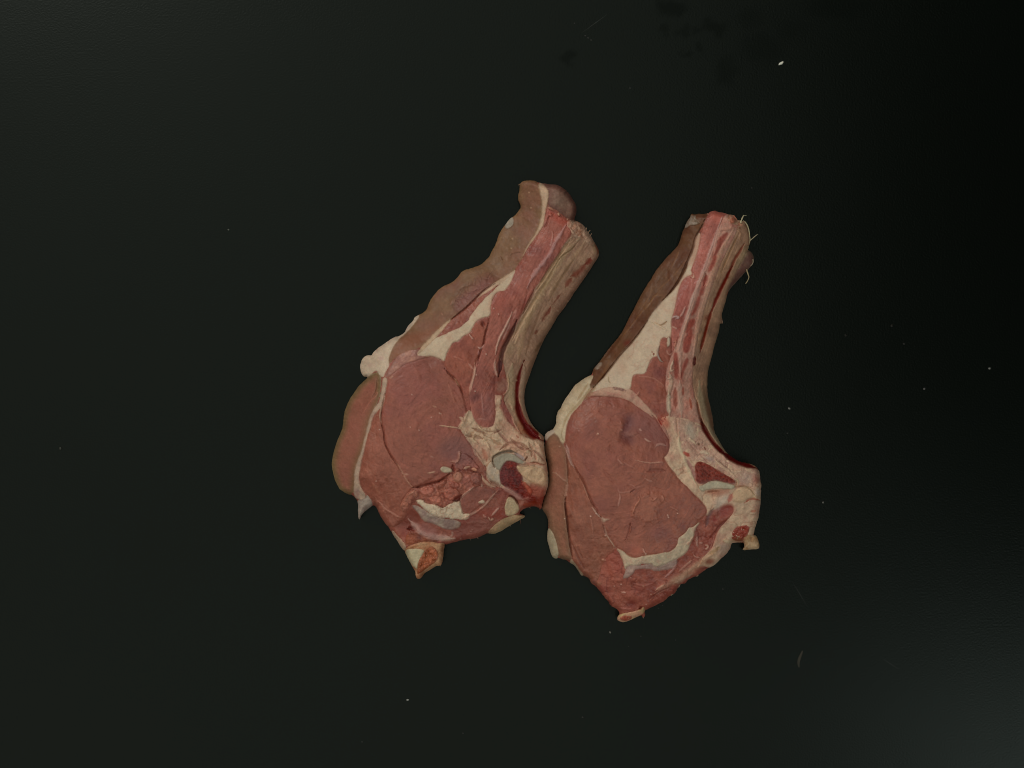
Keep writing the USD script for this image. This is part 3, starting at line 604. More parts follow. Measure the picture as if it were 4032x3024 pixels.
L.part('fat_layer', 'A 640,1135 620,1190 600,1240 575,1290 560,1315 520,1370 440,1370 385,1440 365,1540 C 505,265 440,270 345,310 300,400 270,450 200,480 150,540 95,540 40,640 10,710 B 1250,760 1190,722 1100,695 1000,705 930,690 1000,640 1090,560 1150,500 1240,470 1360,405 1400,400 1500,320 1590,200 '
       'L 1050,1470 1110,1370 1180,1280 1290,1130 1380,1040 1450,950 1560,865 1630,800 1659,760', 'fat', (156, 138, 114), c2=(150, 124, 102), m2=0.32, s2=34, rise=0.8, wd=9, lift=0.1, n1=0.06, fine=0.04)
L.part('fat_layer', 'A 640,1135 600,1165 560,1190 430,1270 340,1330 270,1390 190,1480 270,1420 380,1350 440,1300 540,1260', 'fat', (154, 130, 106), rise=0.8, wd=6, lift=0.1, smooth=1)
L.part('fat_layer', 'B 1330,285 1280,320 1220,370 1140,445 1050,540 980,620 930,690 1010,650 1080,570 1150,500 1210,430 1280,350', 'fat', (150, 126, 100), rise=0.8, wd=7, lift=0.1, smooth=1)
L.part('membrane', 'B 930,690 990,630 900,625 800,655 730,700 680,770 640,850 590,930 640,920 720,860 790,800 860,770 940,740 1060,700 1000,695', 'wet', (122, 84, 74), c2=(146, 106, 90), m2=0.4, s2=24, rise=0.6, wd=9, lift=0.1, fib=0.8, ang=-35)
L.part('fat_edge', 'B 990,243 900,370 820,455 740,520 690,590 650,680 630,760 650,800 600,870 585,930 560,920 525,900 520,860 490,855 440,900 415,925 360,915 335,860 328,800 345,740 380,700 430,685 450,700 475,650 540,600 620,545 690,495 760,480 815,445 830,400 860,360 910,310 920,275', 'fat', (155, 138, 116), c2=(144, 118, 104), m2=0.32, s2=30, rise=0.6, wd=10, n1=0.09, lump=0.3, ls=26)
L.part('outer_muscle', 'B 630,940 615,1050 600,1150 560,1280 548,1370 565,1450 590,1560 D 600,138 640,220 720,340 790,450 860,550 910,610 850,650 780,760 790,830 840,900 830,945 720,1040 640,1040 590,980 550,920 520,850 500,810 390,670 330,600 315,480 345,330 390,120 405,30 B 440,1520 460,1380 520,1290 575,1180 600,1060', 'flesh', (121, 70, 55), c2=(113, 64, 50), m2=0.4, rise=0.6, wd=12, fib=0.35, ang=80, stretch=8, web=(60, 0.05, (140, 92, 72), 0.4))
L.part('loin_muscle', 'B 640,920 720,860 830,775 900,750 1000,725 1120,708 1200,740 1245,765 1255,820 1300,890 1370,955 1410,1020 1450,1130 1480,1240 1495,1290 C 240,1340 200,1400 150,1470 210,1540 260,1620 E 428,138 470,210 520,290 560,350 588,420 580,500 480,400 340,390 240,440 210,420 90,450 D 1060,550 900,625 860,560 790,455 720,345 640,225 600,140 B 590,1560 565,1450 545,1370 560,1290 590,1180 610,1060', 'flesh', (120, 69, 55), c2=(113, 64, 54), m2=0.42, s2=90, rise=1.0, wd=18, fib=0.3, ang=25, stretch=5, fine=0.03, web=(56, 0.05, (100, 58, 48), 0.3), swirl='B 1130,1430')
L.part('fat_seam', 'B 575,930 625,935 615,1010 600,1090 575,1180 560,1250 515,1300 470,1340 442,1440 418,1540 D 415,10 390,110 365,220 335,320 322,420 305,490 320,580 350,640 388,690 380,740 320,745 258,700 262,600 270,430 290,340 345,220 370,80 B 385,1580 420,1420 440,1350 480,1270 535,1200 555,1100 570,1000', 'fat', (146, 124, 104), c2=(124, 98, 88), m2=0.35, s2=22, rise=0.9, wd=8, lift=0.2, n1=0.12, smooth=2, edge=((128, 92, 74), 4, 0.5))
L.part('membrane', 'D 296,735 385,745 400,670 470,790 440,815 370,870 335,910 322,950 310,940 305,870 310,800', 'wet', (112, 97, 88), c2=(130, 118, 106), m2=0.5, s2=16, rise=0.6, wd=8, lift=0.15, lump=0.3, label='thin pale tissue flap hanging off the rind end')
V1 = L.part('vertebra', 'C 560,1120 545,1150 558,1290 560,1400 520,1475 430,1480 370,1450 320,1390 292,1290 255,1290 230,1350 185,1400 185,1440 140,1470 200,1520 230,1600 E 428,138 470,210 500,290 560,350 600,390 592,500 640,565 700,590 760,615 850,640 950,710 1060,700 1180,720 1240,690 1272,590 1275,510 1262,400 1240,300 1225,200 1222,110 C 1085,1640 950,1600 850,1565 750,1470 690,1390 640,1290 615,1190 640,1125', 'fat', (154, 131, 106), c2=(148, 114, 93), m2=0.4, s2=40, rise=0.7, wd=9, lump=0.6, ls=24, rag=3, n1=0.09, web=(26, 0.10, (122, 92, 68), 0.55))
L.part('bone_rim', 'E 600,390 640,330 665,320 690,390 745,430 742,500 755,590 720,580 660,550 610,510 595,470', 'bone', (140, 126, 108), c2=(148, 126, 102), m2=0.35, s2=20, rise=0.9, wd=9, lift=0.9, parent=V1)
L.part('cartilage', 'E 663,300 700,262 780,237 850,234 920,262 980,312 1025,337 1020,357 970,357 880,322 825,312 785,345 758,395 740,425 690,382', 'wet', (122, 113, 97), rise=0.9, wd=7, lift=1.3, n1=0.05, parent=V1, label='bluish white crescent of cartilage')
L.part('marrow', 'E 752,410 790,340 830,313 900,322 980,352 910,365 935,430 990,490 980,540 1005,600 1060,690 1150,705 1100,790 1020,740 960,700 850,620 765,580 740,500', 'torn', (80, 33, 31), c2=(96, 34, 28), m2=0.45, s2=30, rise=0.5, wd=8, lift=1.0, fine=0.30, n1=0.15, lump=0.3, ls=6, parent=V1, label='dark red cut marrow of the spine bone')
L.part('fat_lump', 'E 905,365 1000,380 1060,372 1110,378 1200,400 1245,440 1252,540 1220,597 1170,597 1110,572 1060,545 1000,492 950,432', 'fat', (158, 131, 102), rise=1.8, wd=18, lift=0.7, rag=2, lump=0.5, ls=18, n1=0.06, parent=V1)
L.part('rib_bone', 'A 1262,612 1330,620 1385,670 1420,730 1455,775 1490,840 1530,905 1545,965 1535,1000 1480,1080 1420,1180 1350,1280 1270,1390 1215,1480 1150,1570 C 1230,260 1170,370 1100,480 1045,590 1005,690 960,800 920,920 880,1030 865,1130 870,1220 890,1310 925,1400 975,1480 1040,1540 1085,1570 1100,1640 950,1602 850,1555 790,1465 745,1385 695,1295 640,1180 655,1125 695,1080 688,1000 660,860 640,760 600,760 600,680 640,600 700,500 760,400 830,276 A 720,1600 770,1490 830,1420 840,1350 900,1280 980,1170 1040,1080 1100,1000 1150,900 1230,790 1255,740 1245,660',
       'bone', (137, 110, 88), c2=(124, 97, 79), m2=0.45, s2=70, rise=0.8, wd=20, fib=0.7, ang=-55, stretch=14, n1=0.08, edge=((92, 72, 58), 20, 0.6), web=(30, 0.08, (96, 72, 52), 0.4))
L.part('sawn_end', 'A 1215,600 1268,605 1330,620 1385,670 1420,730 1455,775 1490,840 1500,880 1430,850 1360,800 1300,790 1250,750 1225,690 1190,640', 'torn', (154, 118, 94), c2=(124, 82, 62), m2=0.4, s2=14, rise=0.8, wd=10, lift=0.6, rag=4, lump=0.8, ls=9, fine=0.18)
TM = L.part('torn_muscle', 'D 770,790 800,720 850,660 900,640 960,600 1060,570 1200,540 1290,480 1340,390 1400,380 1500,385 1590,420 1650,500 1640,570 1570,620 1500,665 1430,700 1400,740 1330,770 1220,840 1170,797 1080,790 990,735 960,742 880,800 820,885 790,850', 'torn', (136, 79, 62), c2=(122, 69, 56), m2=0.45, s2=26, rise=1.6, wd=12, rag=4, lump=1.5, ls=22, n1=0.14, fine=0.10, web=(24, 0.12, (84, 38, 32), 0.7))
for sh, c, lf in (('D 765,800 790,755 830,700 890,640 960,645 955,700 885,760 835,830 800,885 780,850', (140, 84, 66), 0.8), ('D 985,650 1060,600 1140,610 1130,665 1060,700 1000,690', (144, 82, 66), 1.0),
                  ('D 1150,590 1190,550 1245,515 1270,555 1215,610 1170,625', (132, 74, 58), 1.1), ('D 1335,470 1390,430 1445,470 1435,535 1385,560 1345,530', (142, 90, 70), 1.2), ('D 1230,650 1320,600 1400,635 1425,695 1345,765 1260,735', (138, 76, 60), 1.0),
                  ('E 215,400 250,330 290,310 300,215 345,235 420,260 470,330 540,420 470,400 380,400 300,430', (126, 72, 60), 0.6), ('E 420,470 480,440 530,480 545,540 500,580 430,560', (122, 72, 60), 0.9), ('D 1060,730 1130,690 1220,720 1210,780 1120,790', (146, 84, 66), 1.1), ('D 1280,560 1330,540 1420,570 1400,620 1320,610', (130, 72, 58), 1.2)):
    L.part('flesh_scrap', sh, 'torn', c, c2=tuple(0.88 * x for x in c), m2=0.4, s2=16, rise=1.8, wd=12, lift=lf, rag=4, lump=0.6, ls=14, parent=TM)
L.part('oval_muscle', 'E 310,740 345,700 400,655 480,605 560,590 640,605 705,630 690,690 620,740 560,790 480,850 430,905 370,908 325,860', 'flesh', (112, 64, 52), c2=(104, 60, 50), m2=0.4, rise=1.2, wd=16, lift=0.2, edge=((146, 106, 88), 6, 0.55))
L.part('fat_patch', 'D 935,760 960,742 990,738 1050,788 1170,797 1222,842 1330,772 1412,742 1420,830 1452,902 1522,890 1530,920 1470,962 1380,950 1230,932 1180,932 1090,892 1030,842', 'fat', (164, 147, 122), c2=(152, 120, 98), m2=0.25, s2=18, web=(16, 0.10, (120, 84, 66), 0.6), rise=1.6, wd=9, lift=0.6, rag=5, lump=0.4, ls=16, n1=0.06)
L.part('membrane', 'D 880,800 940,800 1020,850 1090,900 1180,940 1240,950 1420,972 1427,1030 1340,1068 1250,1062 1170,1015 1090,990 1000,962 960,880', 'wet', (134, 117, 102), c2=(116, 94, 86), m2=0.5, s2=22, rise=0.9, wd=8, lift=0.2, rag=1.5, lump=0.3, label='bluish white strip of sinew under the fat patch')
L.part('fat_fold', 'E 795,820 820,740 830,715 872,708 920,760 955,830 942,880 880,905 810,920 800,870', 'fat', (154, 134, 104), rise=1.4, wd=9, lift=0.4, lump=0.3, n1=0.05, edge=((110, 84, 62), 3, 0.5))
L.part('fat_fold', 'E 690,1010 760,960 840,920 940,903 1008,910 1015,925 860,1010 740,1087 680,1112 608,1102 650,1050', 'fat', (126, 106, 78), c2=(142, 116, 86), m2=0.4, s2=30, rise=1.2, wd=9, lift=0.3, fib=0.8, ang=-30, label='yellowish folded flap of fat at the underside')
L.part('orange_muscle', 'D 815,1180 840,1110 880,1078 950,1078 1000,1125 1060,1150 1180,1170 1190,1205 1010,1195 920,1215 825,1245', 'torn', (124, 66, 46), c2=(98, 52, 42), m2=0.4, s2=30, rise=1.2, wd=16, lump=0.4, ls=22)
L.part('fat_edge', 'D 668,1075 700,1090 740,1140 790,1195 830,1245 815,1300 780,1260 740,1200 700,1140', 'fat', (140, 116, 94), rise=0.8, wd=6, rag=2.5, lump=0.4)
BT = L.part('bone_tip', 'D 815,1300 830,1262 920,1222 1010,1200 1110,1200 1180,1222 1248,1205 1240,1260 1228,1330 1225,1400 1205,1455 1160,1455 1090,1495 1020,1540 1000,1580 960,1605 935,1580 935,1530 900,1470 850,1380', 'bone', (136, 104, 76), c2=(116, 74, 50), m2=0.4, s2=26, rise=1.6, wd=14, lift=0.4, lump=0.4, fine=0.1, n1=0.12)
L.part('cartilage', 'D 815,1298 850,1280 930,1275 1010,1285 1030,1300 990,1370 960,1440 942,1505 900,1462 850,1380', 'wet', (150, 138, 110), rise=0.8, wd=9, lift=1.6, n1=0.05, parent=BT, edge=((140, 120, 92), 6, 0.4))
L.part('marrow', 'D 1032,1300 1060,1280 1110,1245 1160,1290 1172,1340 1160,1410 1080,1460 1000,1520 945,1560 955,1480 970,1400', 'torn', (112, 58, 36), c2=(138, 76, 52), m2=0.4, s2=14, rise=0.5, wd=8, lift=1.9, lump=0.8, ls=8, fine=0.22, n1=0.15, parent=BT, rag=2, edge=((92, 32, 20), 5, 0.6))
L.part('fat_scrap', 'A 612,563 615,620 602,660 550,697 524,690 525,650 560,600', 'fat', (120, 111, 96), rise=0.9, wd=6, lift=0.6, lump=0.3)
L.part('fat_scrap', 'D 1197,405 1215,382 1262,382 1325,405 1337,432 1290,448 1215,442', 'fat', (140, 127, 104), rise=1.4, wd=6, lift=1.2)
L.part('fat_scrap', 'E 498,770 550,738 578,750 575,775 545,780 510,778', 'fat', (158, 140, 116), rise=1.0, wd=5, lift=1.4)
L.part('fat_scrap', 'E 340,405 375,375 430,372 410,392 375,408', 'fat', (150, 116, 94), rise=1.0, wd=4, lift=2.0)
L.part('fat_scrap', 'E 430,402 455,388 482,400 498,420 470,428 440,418', 'fat', (158, 112, 88), rise=1.0, wd=4, lift=2.0)
L.part('fat_scrap', 'A 1090,525 1105,515 1122,530 1115,555 1098,548', 'fat', (150, 118, 94), rise=1.0, wd=4, lift=1.2)
L.part('fat_scrap', 'A 985,460 1010,455 1050,480 1055,500 1030,485 1000,478', 'fat', (140, 100, 80), rise=0.9, wd=4, lift=1.2)
L.part('lean_meat', None, 'flesh', FL, c2=(112, 58, 48), m2=0.4, whole=True, n1=0.10, lump=0.2, ls=22, web=(34, 0.09, (86, 40, 34), 0.5))
for s, r, c, za, zb_ in (('A 690,205 675,210 665,220', 3, (120, 96, 72), 5, 4), ('A 1430,735 1440,715 1452,708', 2, (150, 120, 92), 15, 15), ('A 1450,770 1462,750 1468,740', 2, (140, 110, 86), 14, 14), ('A 1405,700 1412,680', 2, (150, 120, 92), 16, 16),
                         ('A 1195,600 1205,585 1210,580', 4, (150, 120, 96), 18, 18), ('E 1065,820 1075,835', 3, (130, 100, 84), 8, 3), ('E 960,945 965,990 960,1010', 3, (80, 52, 40), 4, 2), ('E 850,1015 858,1030', 3, (150, 132, 106), 5, 3),
                         ('E 500,1155 505,1168', 3, (140, 110, 92), 8, 4), ('E 415,1165 425,1182', 2.5, (140, 110, 92), 8, 4), ('D 1195,1450 1205,1465', 3, (140, 110, 84), 5, 3), ('E 1175,838 1180,850', 3, (120, 60, 46), 8, 4), ('D 310,930 318,955', 4, (140, 132, 112), 3, 2)):
    L.strand('shred', s, r, c, za, zb_)

left.finish()
# ================================================================== the right chop
O2 = ('F 540,275 560,220 600,160 610,120 630,118 650,130 690,115 745,122 795,115 840,85 870,83 920,100 970,110 1010,118 1020,130 1060,128 1090,145 1110,185 1150,192 1198,200 1225,235 1245,290 1250,350 1257,385 1255,420 1235,470 1225,510 1260,530 1290,580 1290,640 1260,690 1215,735 1160,790 1100,860 1040,920 1010,980 990,1050 965,1130 945,1200 945,1250 958,1310 920,1305 915,1370 900,1440 870,1520 850,1600 '
      'G 1530,820 1500,930 1485,1000 1475,1100 1478,1250 1500,1350 1525,1450 1540,1550 '
      'I 857,550 900,630 940,700 1000,790 1080,850 1150,885 1210,898 1260,905 1310,930 1340,960 1358,1010 1362,1090 1373,1120 1370,1200 1365,1270 1367,1310 1355,1400 1345,1480 1330,1520 1318,1560 '
      'K 1300,360 1290,430 1322,445 1340,500 1355,550 1345,585 1260,585 1170,600 1195,565 1190,525 1170,510 1100,512 1045,520 1045,550 1020,605 980,650 920,700 870,755 800,790 740,830 690,870 640,890 580,915 550,960 500,965 478,1000 460,1020 440,1060 400,1088 365,1105 330,1145 270,1175 200,1210 130,1245 '
      'J 1210,1255 1222,1310 1195,1340 1175,1300 1120,1325 1060,1355 1000,1375 965,1382 920,1360 915,1330 940,1295 930,1260 910,1240 840,1200 820,1160 770,1105 740,1060 680,990 630,960 615,905 545,870 520,872 480,800 440,750 400,735 350,700 275,680 225,683 200,650 175,560 152,480 160,380 165,300 160,240 120,180 95,140 '
      'H 105,1350 120,1280 150,1200 175,1110 175,1050 165,930 150,850 130,790 125,720 130,650 125,600 140,570 180,545 220,525 250,470 250,410 270,330 300,300 330,230 370,170 420,100 450,50 500,15 '
      'G 100,1110 160,1070 225,1040 230,1010 245,970 290,920 330,870 370,810 430,730 500,650 570,550 620,440 680,330 740,210 790,120 840,40 F 170,840 240,720 310,640 350,590 440,500 480,450 500,380 525,310')
C2 = [(1320, 180, 9), (1270, 280, 3), (1190, 390, 3), (1100, 560, 3), (1030, 680, 4), (960, 750, 11), (870, 870, 11), (815, 950, 12), (808, 1050, 5), (802, 1200, 4), (825, 1350, 5),
      (1300, 280, 9), (1180, 470, 9), (1070, 660, 11), (845, 1100, 14), (845, 1250, 12),
      (1350, 200, 15), (1310, 360, 18), (1210, 520, 19), (1100, 660, 20), (990, 790, 20), (900, 930, 22), (885, 1040, 21), (885, 1250, 19), (890, 1380, 14),
      (1400, 180, 18), (1340, 350, 20), (1300, 480, 21), (1260, 600, 22), (1150, 700, 22), (1460, 190, 18), (1400, 380, 20), (1330, 600, 21), (1290, 780, 21), (1330, 950, 21),
      (1480, 230, 18), (1410, 420, 19.5), (1345, 640, 20.5), (1350, 860, 20.5), (1430, 1010, 20.5), (1525, 260, 9), (1530, 340, 5), (1480, 400, 7), (1420, 550, 5), (1390, 700, 5), (1390, 850, 5), (1430, 970, 12), (1550, 1080, 16),
      (1050, 900, 25), (1050, 1050, 26), (1150, 1000, 25), (1200, 1150, 24), (1150, 1250, 23), (1000, 1250, 22), (960, 1100, 23), (1000, 840, 22), (1120, 840, 22.5),
      (1400, 1080, 21), (1500, 1150, 19), (1450, 1200, 18), (1550, 1230, 14), (1500, 1290, 10), (1400, 1290, 14), (1530, 1340, 5), (1100, 1430, 19), (1000, 1420, 12), (1200, 1400, 18), (1300, 1320, 18), (1120, 1530, 12), (1250, 1500, 9), (1080, 1600, 6)]
K2 = [
    # rind
    vein('F 300,1000 200,1000 190,1060 90,1180', 2.4, (116, 82, 54), 0.5, 0.1), vein('F 480,520 430,640 390,710', 3, (116, 82, 54), 0.45, 0.1), vein('F 600,560 480,720 350,860 220,960', 2.4, (112, 76, 50), 0.4), vein('G 1010,60 900,200 780,330 640,520 500,680', 2.6, (108, 74, 46), 0.45, 0.1),
    vein('G 880,30 860,180 740,340', 2.2, (112, 80, 52), 0.4), stain_or_shade('G 560,680 640,660 660,700 600,740', (86, 32, 24), 0.7, 6), vein('G 560,600 480,700 400,800 340,880', 5, (70, 42, 28), 0.55, -0.4, 1), vein('G 380,880 420,880 330,1060 270,1120', 5, (108, 74, 46), 0.4, 0, 1),
    vein('F 760,180 700,300 650,390 640,470 570,640 450,900 300,1060', 3.4, (56, 32, 22), 0.8, -0.6, 0.9), vein('G 830,450 700,640 540,810 400,1000 240,1180', 3.0, (58, 34, 22), 0.8, -0.6, 0.9),
    # left fat edge
    vein('H 640,40 560,170 480,260 400,340 340,430 310,560', 4, (124, 104, 74), 0.55, -0.3, 1), vein('H 690,30 600,150 540,220', 7, (108, 84, 58), 0.6, -0.2, 1), vein('H 310,540 300,600 330,660', 2, (118, 100, 74), 0.5, -0.2), vein('G 180,1130 120,1230 60,1320', 4, (116, 92, 62), 0.5, -0.2, 1),
    # rind below
    vein('H 205,1000 240,1000 280,1040 320,1080 370,1100', 2.6, (138, 104, 82), 0.7, 0.2), vein('H 370,1110 355,1200 340,1280', 5, (148, 108, 88), 0.65, 0.3), vein('H 355,780 370,900 380,1000 370,1090', 2.6, (82, 50, 38), 0.6, -0.4), vein('H 345,1230 345,1350 360,1480 375,1640', 2.4, (76, 44, 34), 0.6, -0.4),
    vein('J 355,20 345,120 370,250 380,400 395,500 410,600 430,700', 3.2, (72, 38, 30), 0.7, -0.6), vein('H 275,715 295,720', 4, (140, 108, 84), 0.6, 0.2), stain_or_shade('H 300,620 350,700 370,900 380,1100 350,1300 360,1600 320,1659 270,1500 250,1200 260,900', (116, 74, 59), 0.6, 16, only=('rind',)),
    stain_or_shade('J 370,230 410,210 415,240 385,260', (84, 46, 36), 0.7, 3, -0.3), stain_or_shade('J 395,465 435,460 440,500 410,520', (128, 74, 58), 0.7, 4, 0.3), vein('J 420,530 470,640 520,740 560,800', 4, (84, 46, 38), 0.5, -0.3, 1), vein('J 480,540 500,620 540,690', 3, (88, 50, 40), 0.4, -0.2, 1),
    stain_or_shade('J 195,530 215,525 225,560 205,565', (104, 96, 76), 0.7, 3),
    # seam of the loin
    vein('H 345,670 365,760 400,860 470,970 540,1085 590,1215 620,1290 680,1400 740,1485', 2.0, (84, 46, 36), 0.7, -0.4, 0.8), vein('H 355,680 375,790 410,890 450,950', 5.5, (148, 116, 102), 0.75, 0.3, 0.8), vein('H 540,1120 580,1220 600,1280', 3, (146, 104, 84), 0.6, 0.2),
    vein('J 640,130 690,200 740,250', 3.2, (150, 118, 100), 0.7, 0.2), stain_or_shade('J 735,235 775,255 850,262 790,275 770,305 745,280', (150, 122, 100), 0.85, 2, 0.2), vein('J 765,310 790,420 830,480 870,540 900,590', 2.6, (150, 118, 98), 0.75, 0.2), vein('J 755,310 785,430', 2, (84, 46, 38), 0.6, -0.3),
    vein('J 620,220 640,330 650,440', 2.4, (138, 88, 70), 0.5, 0.1), *dots('J 625,230 685,203 785,440 340,255 1465,215 1570,198 1225,640 1470,240 955,970 1000,1060 H 705,575', 2.4, (196, 166, 146)),
    # the loin: dark blotches, sinews, the torn patch and shade painted below the fat band
    stain_or_shade('H 1000,370 1090,390 1120,460 1050,540 1100,640 1090,710 980,670 940,580 990,480', (90, 54, 51), 0.7, 11, -0.5),
    stain_or_shade('H 1040,370 1090,400 1080,460 1040,520 990,560 960,540 1010,480', (84, 48, 46), 0.75, 8, -0.3), stain_or_shade('H 950,590 1020,600 1090,640 1090,700 1000,680 950,640', (88, 48, 42), 0.65, 8, -0.4), stain_or_shade('H 1060,380 1250,340 1400,480 1480,620 1470,720 1350,700 1200,620 1090,520', (104, 64, 58), 0.6, 22),
    stain_or_shade('H 1370,500 1460,570 1480,700 1400,690 1360,600', (96, 54, 46), 0.55, 12), stain_or_shade('H 540,240 620,190 760,170 900,175 1000,200 860,230 700,230 580,270', (90, 48, 40), 0.55, 13, -1.2), vein('H 760,290 720,340 790,370', 6, (98, 54, 44), 0.4, -0.2, 1),  # the long top-edge patch paints the shadow cast by the fat band
    vein('H 920,850 950,890 980,910', 3.4, (148, 102, 86), 0.56, 0.2), vein('H 980,880 1060,930 1120,955', 3, (140, 92, 76), 0.41, 0.1), vein('H 1110,860 1180,880 1290,895 1360,885 1430,880', 2.4, (156, 118, 98), 0.56, 0.2), vein('H 1330,720 1350,690 1400,685 1450,705', 4.5, (144, 108, 94), 0.52, 0.2), vein('H 1210,625 1240,650 1280,660', 3, (150, 116, 98), 0.7),
    vein('H 1150,520 1175,540', 3.4, (156, 116, 100), 0.7), vein('H 940,525 970,540', 4, (150, 104, 84), 0.6), vein('H 690,580 705,570', 3, (160, 118, 92), 0.6), vein('H 1000,560 1060,590 1120,570', 8, (120, 78, 66), 0.4, 0.2, 1), vein('H 950,440 970,500 930,560', 6, (132, 78, 62), 0.4, 0.2, 1),
    vein('H 920,1160 930,1220 1040,1210 1080,1180', 3, (144, 96, 80), 0.45, 0.15), vein('H 940,1220 945,1290 920,1370', 3.4, (148, 106, 90), 0.56, 0.2), vein('H 1030,1120 1080,1135 1120,1170 1170,1140', 3, (140, 92, 78), 0.41, 0.1), vein('H 1060,1210 1110,1180', 2.6, (74, 40, 34), 0.5, -0.3), vein('H 1210,1060 1250,1080 1310,1095', 3, (146, 104, 88), 0.45, 0.1),
    vein('H 960,990 1040,990 1200,1000 1280,980', 4, (126, 76, 62), 0.35, 0.1, 1), vein('H 1240,985 1340,970 1440,980', 6, (92, 50, 42), 0.45, -0.3, 1), vein('H 760,960 830,1060 880,1110', 6, (104, 58, 48), 0.4, -0.2, 1), vein('H 840,700 860,760 960,780', 9, (108, 60, 48), 0.4, -0.2, 1),
    stain_or_shade('H 1150,1260 1250,1220 1420,1240 1440,1300 1350,1380 1360,1500 1250,1550 1110,1500 1070,1450 1110,1360', (132, 80, 62), 0.55, 9, 0.4, rag=26), vein('H 1150,1265 1160,1300 1110,1360 1100,1400 1070,1460', 3.4, (146, 92, 72), 0.6, 0.4), vein('H 1280,1270 1300,1310 1350,1270', 3, (146, 98, 80), 0.45, 0.3), vein('H 1400,1240 1425,1300', 3.4, (150, 104, 86), 0.45, 0.3), vein('H 1490,1370 1540,1390 1580,1420', 3, (146, 102, 86), 0.45, 0.2),
    stain_or_shade('J 1280,390 1400,340 1500,360 1480,460 1350,500 1270,450', (104, 62, 58), 0.5, 12), stain_or_shade('J 1590,310 1659,300 1659,390 1600,370', (82, 46, 46), 0.6, 8), vein('J 1040,300 1060,360 1020,440 1000,500', 4, (130, 72, 56), 0.6, 0.4), vein('J 1060,290 1040,400 1000,490', 3, (84, 44, 36), 0.5, -0.5),
    stain_or_shade('J 1060,560 1140,555 1200,590 1150,660 1060,650', (142, 76, 58), 0.6, 7), vein('J 1190,570 1210,620 1222,645', 2.4, (170, 130, 112), 0.52, 0.2), stain_or_shade('J 790,640 880,590 940,640 980,760 900,860 800,900 740,780', (130, 68, 54), 0.6, 12), vein('J 740,700 790,712', 4, (160, 112, 90), 0.60, 0.3),
    stain_or_shade('J 680,950 740,940 730,990 690,985', (128, 86, 62), 0.7, 4, 0.4), stain_or_shade('J 640,920 680,900 680,960 650,975', (104, 64, 58), 0.6, 4),
    # rib fat and fan muscle
    vein('G 900,465 960,505 1000,490 1050,450', 2.8, (126, 104, 78), 0.7, -0.4), vein('G 870,460 920,480 1030,550', 2.4, (170, 148, 120), 0.5, 0.3), vein('G 400,1050 410,1110 430,1130', 2, (128, 108, 80), 0.6, -0.3), vein('G 895,800 900,830', 3, (92, 40, 30), 0.8, -0.3), vein('G 865,785 885,795', 2, (100, 50, 38), 0.7),
    vein('G 960,720 930,800 950,850 970,890 1000,900', 4, (130, 114, 100), 0.8, 0.4), vein('G 1060,620 1060,680 1050,735', 6.5, (148, 130, 108), 0.9, 0.6, 0.6), stain_or_shade('G 930,960 1010,940 1040,1020 1010,1110 910,1090 880,1010', (86, 46, 44), 0.7, 12), stain_or_shade('G 840,1210 940,1220 1010,1260 1030,1310 930,1280', (86, 48, 40), 0.45, 9),
    vein('G 700,1060 860,1060 960,1110 1020,1180', 2.4, (138, 92, 74), 0.5, 0.1), vein('G 700,1270 730,1240 740,1220', 3.5, (150, 100, 80), 0.6, 0.3), vein('G 860,1340 940,1350 1030,1330', 2, (140, 88, 70), 0.4), vein('G 1030,760 1060,830 1100,800 1110,780', 2.6, (150, 108, 92), 0.6), vein('G 880,930 950,920 1050,900', 4, (120, 68, 56), 0.4, 0, 1),
    stain_or_shade('G 940,1500 1000,1470 1080,1560 1060,1640 990,1590', (134, 58, 44), 0.6, 7), vein('G 935,1500 970,1560 990,1600', 3, (104, 26, 18), 0.8, -0.2),
    # band of fat above the loin
    vein('G 440,1175 560,1195 590,1215', 2.6, (86, 62, 56), 0.7, -0.4), vein('G 450,1195 520,1200 580,1220', 2, (92, 68, 62), 0.6, -0.3), vein('G 360,1220 460,1250 560,1260', 3, (140, 96, 82), 0.5),
    # rib meat, streaks
    stain_or_shade('F 640,400 700,330 720,330 690,480 640,660 580,700 600,620 650,470', (142, 108, 88), 0.75, 5), vein('F 640,770 640,820 600,790', 3, (164, 128, 104), 0.7, 0.3), vein('F 490,1240 530,1180 550,1120', 3.4, (150, 114, 100), 0.75, 0.2), vein('F 400,1255 430,1230 490,1240 440,1260', 3.6, (146, 122, 112), 0.8, 0.3), vein('F 400,1345 430,1350 460,1370', 3, (150, 114, 96), 0.7, 0.2),
    stain_or_shade('F 520,830 580,800 610,900 580,1060 500,1150 440,1200 470,1020', (128, 66, 56), 0.6, 10), vein('F 610,780 625,850 600,1000 570,1090', 4, (140, 88, 76), 0.5, 0.1), stain_or_shade('F 850,90 960,110 920,220 840,200', (140, 70, 56), 0.6, 9),
    # the sliced rib face: pale bands
    vein('F 950,150 900,290 860,430 820,540 790,640 750,740 700,850 660,980 620,1130 570,1270 520,1420 480,1600', 7.5, (148, 112, 98), 0.9, 0.25, 0.7, 0.5), vein('G 1400,0 1330,170 1290,330 1240,480 1190,640 1180,800 1185,960 1190,1080', 8, (146, 114, 98), 0.9, 0.25, 0.7, 0.5),
    vein('F 1080,270 1000,410 920,550 870,720 800,900 770,1050 720,1200 690,1330 660,1500 640,1659', 8.5, (146, 112, 92), 0.9, 0.25, 0.7, 0.3), vein('F 920,370 900,480 860,560', 8, (146, 108, 92), 0.7, 0.2), vein('F 940,290 1000,280 1080,260', 6, (148, 106, 88), 0.7, 0.2),
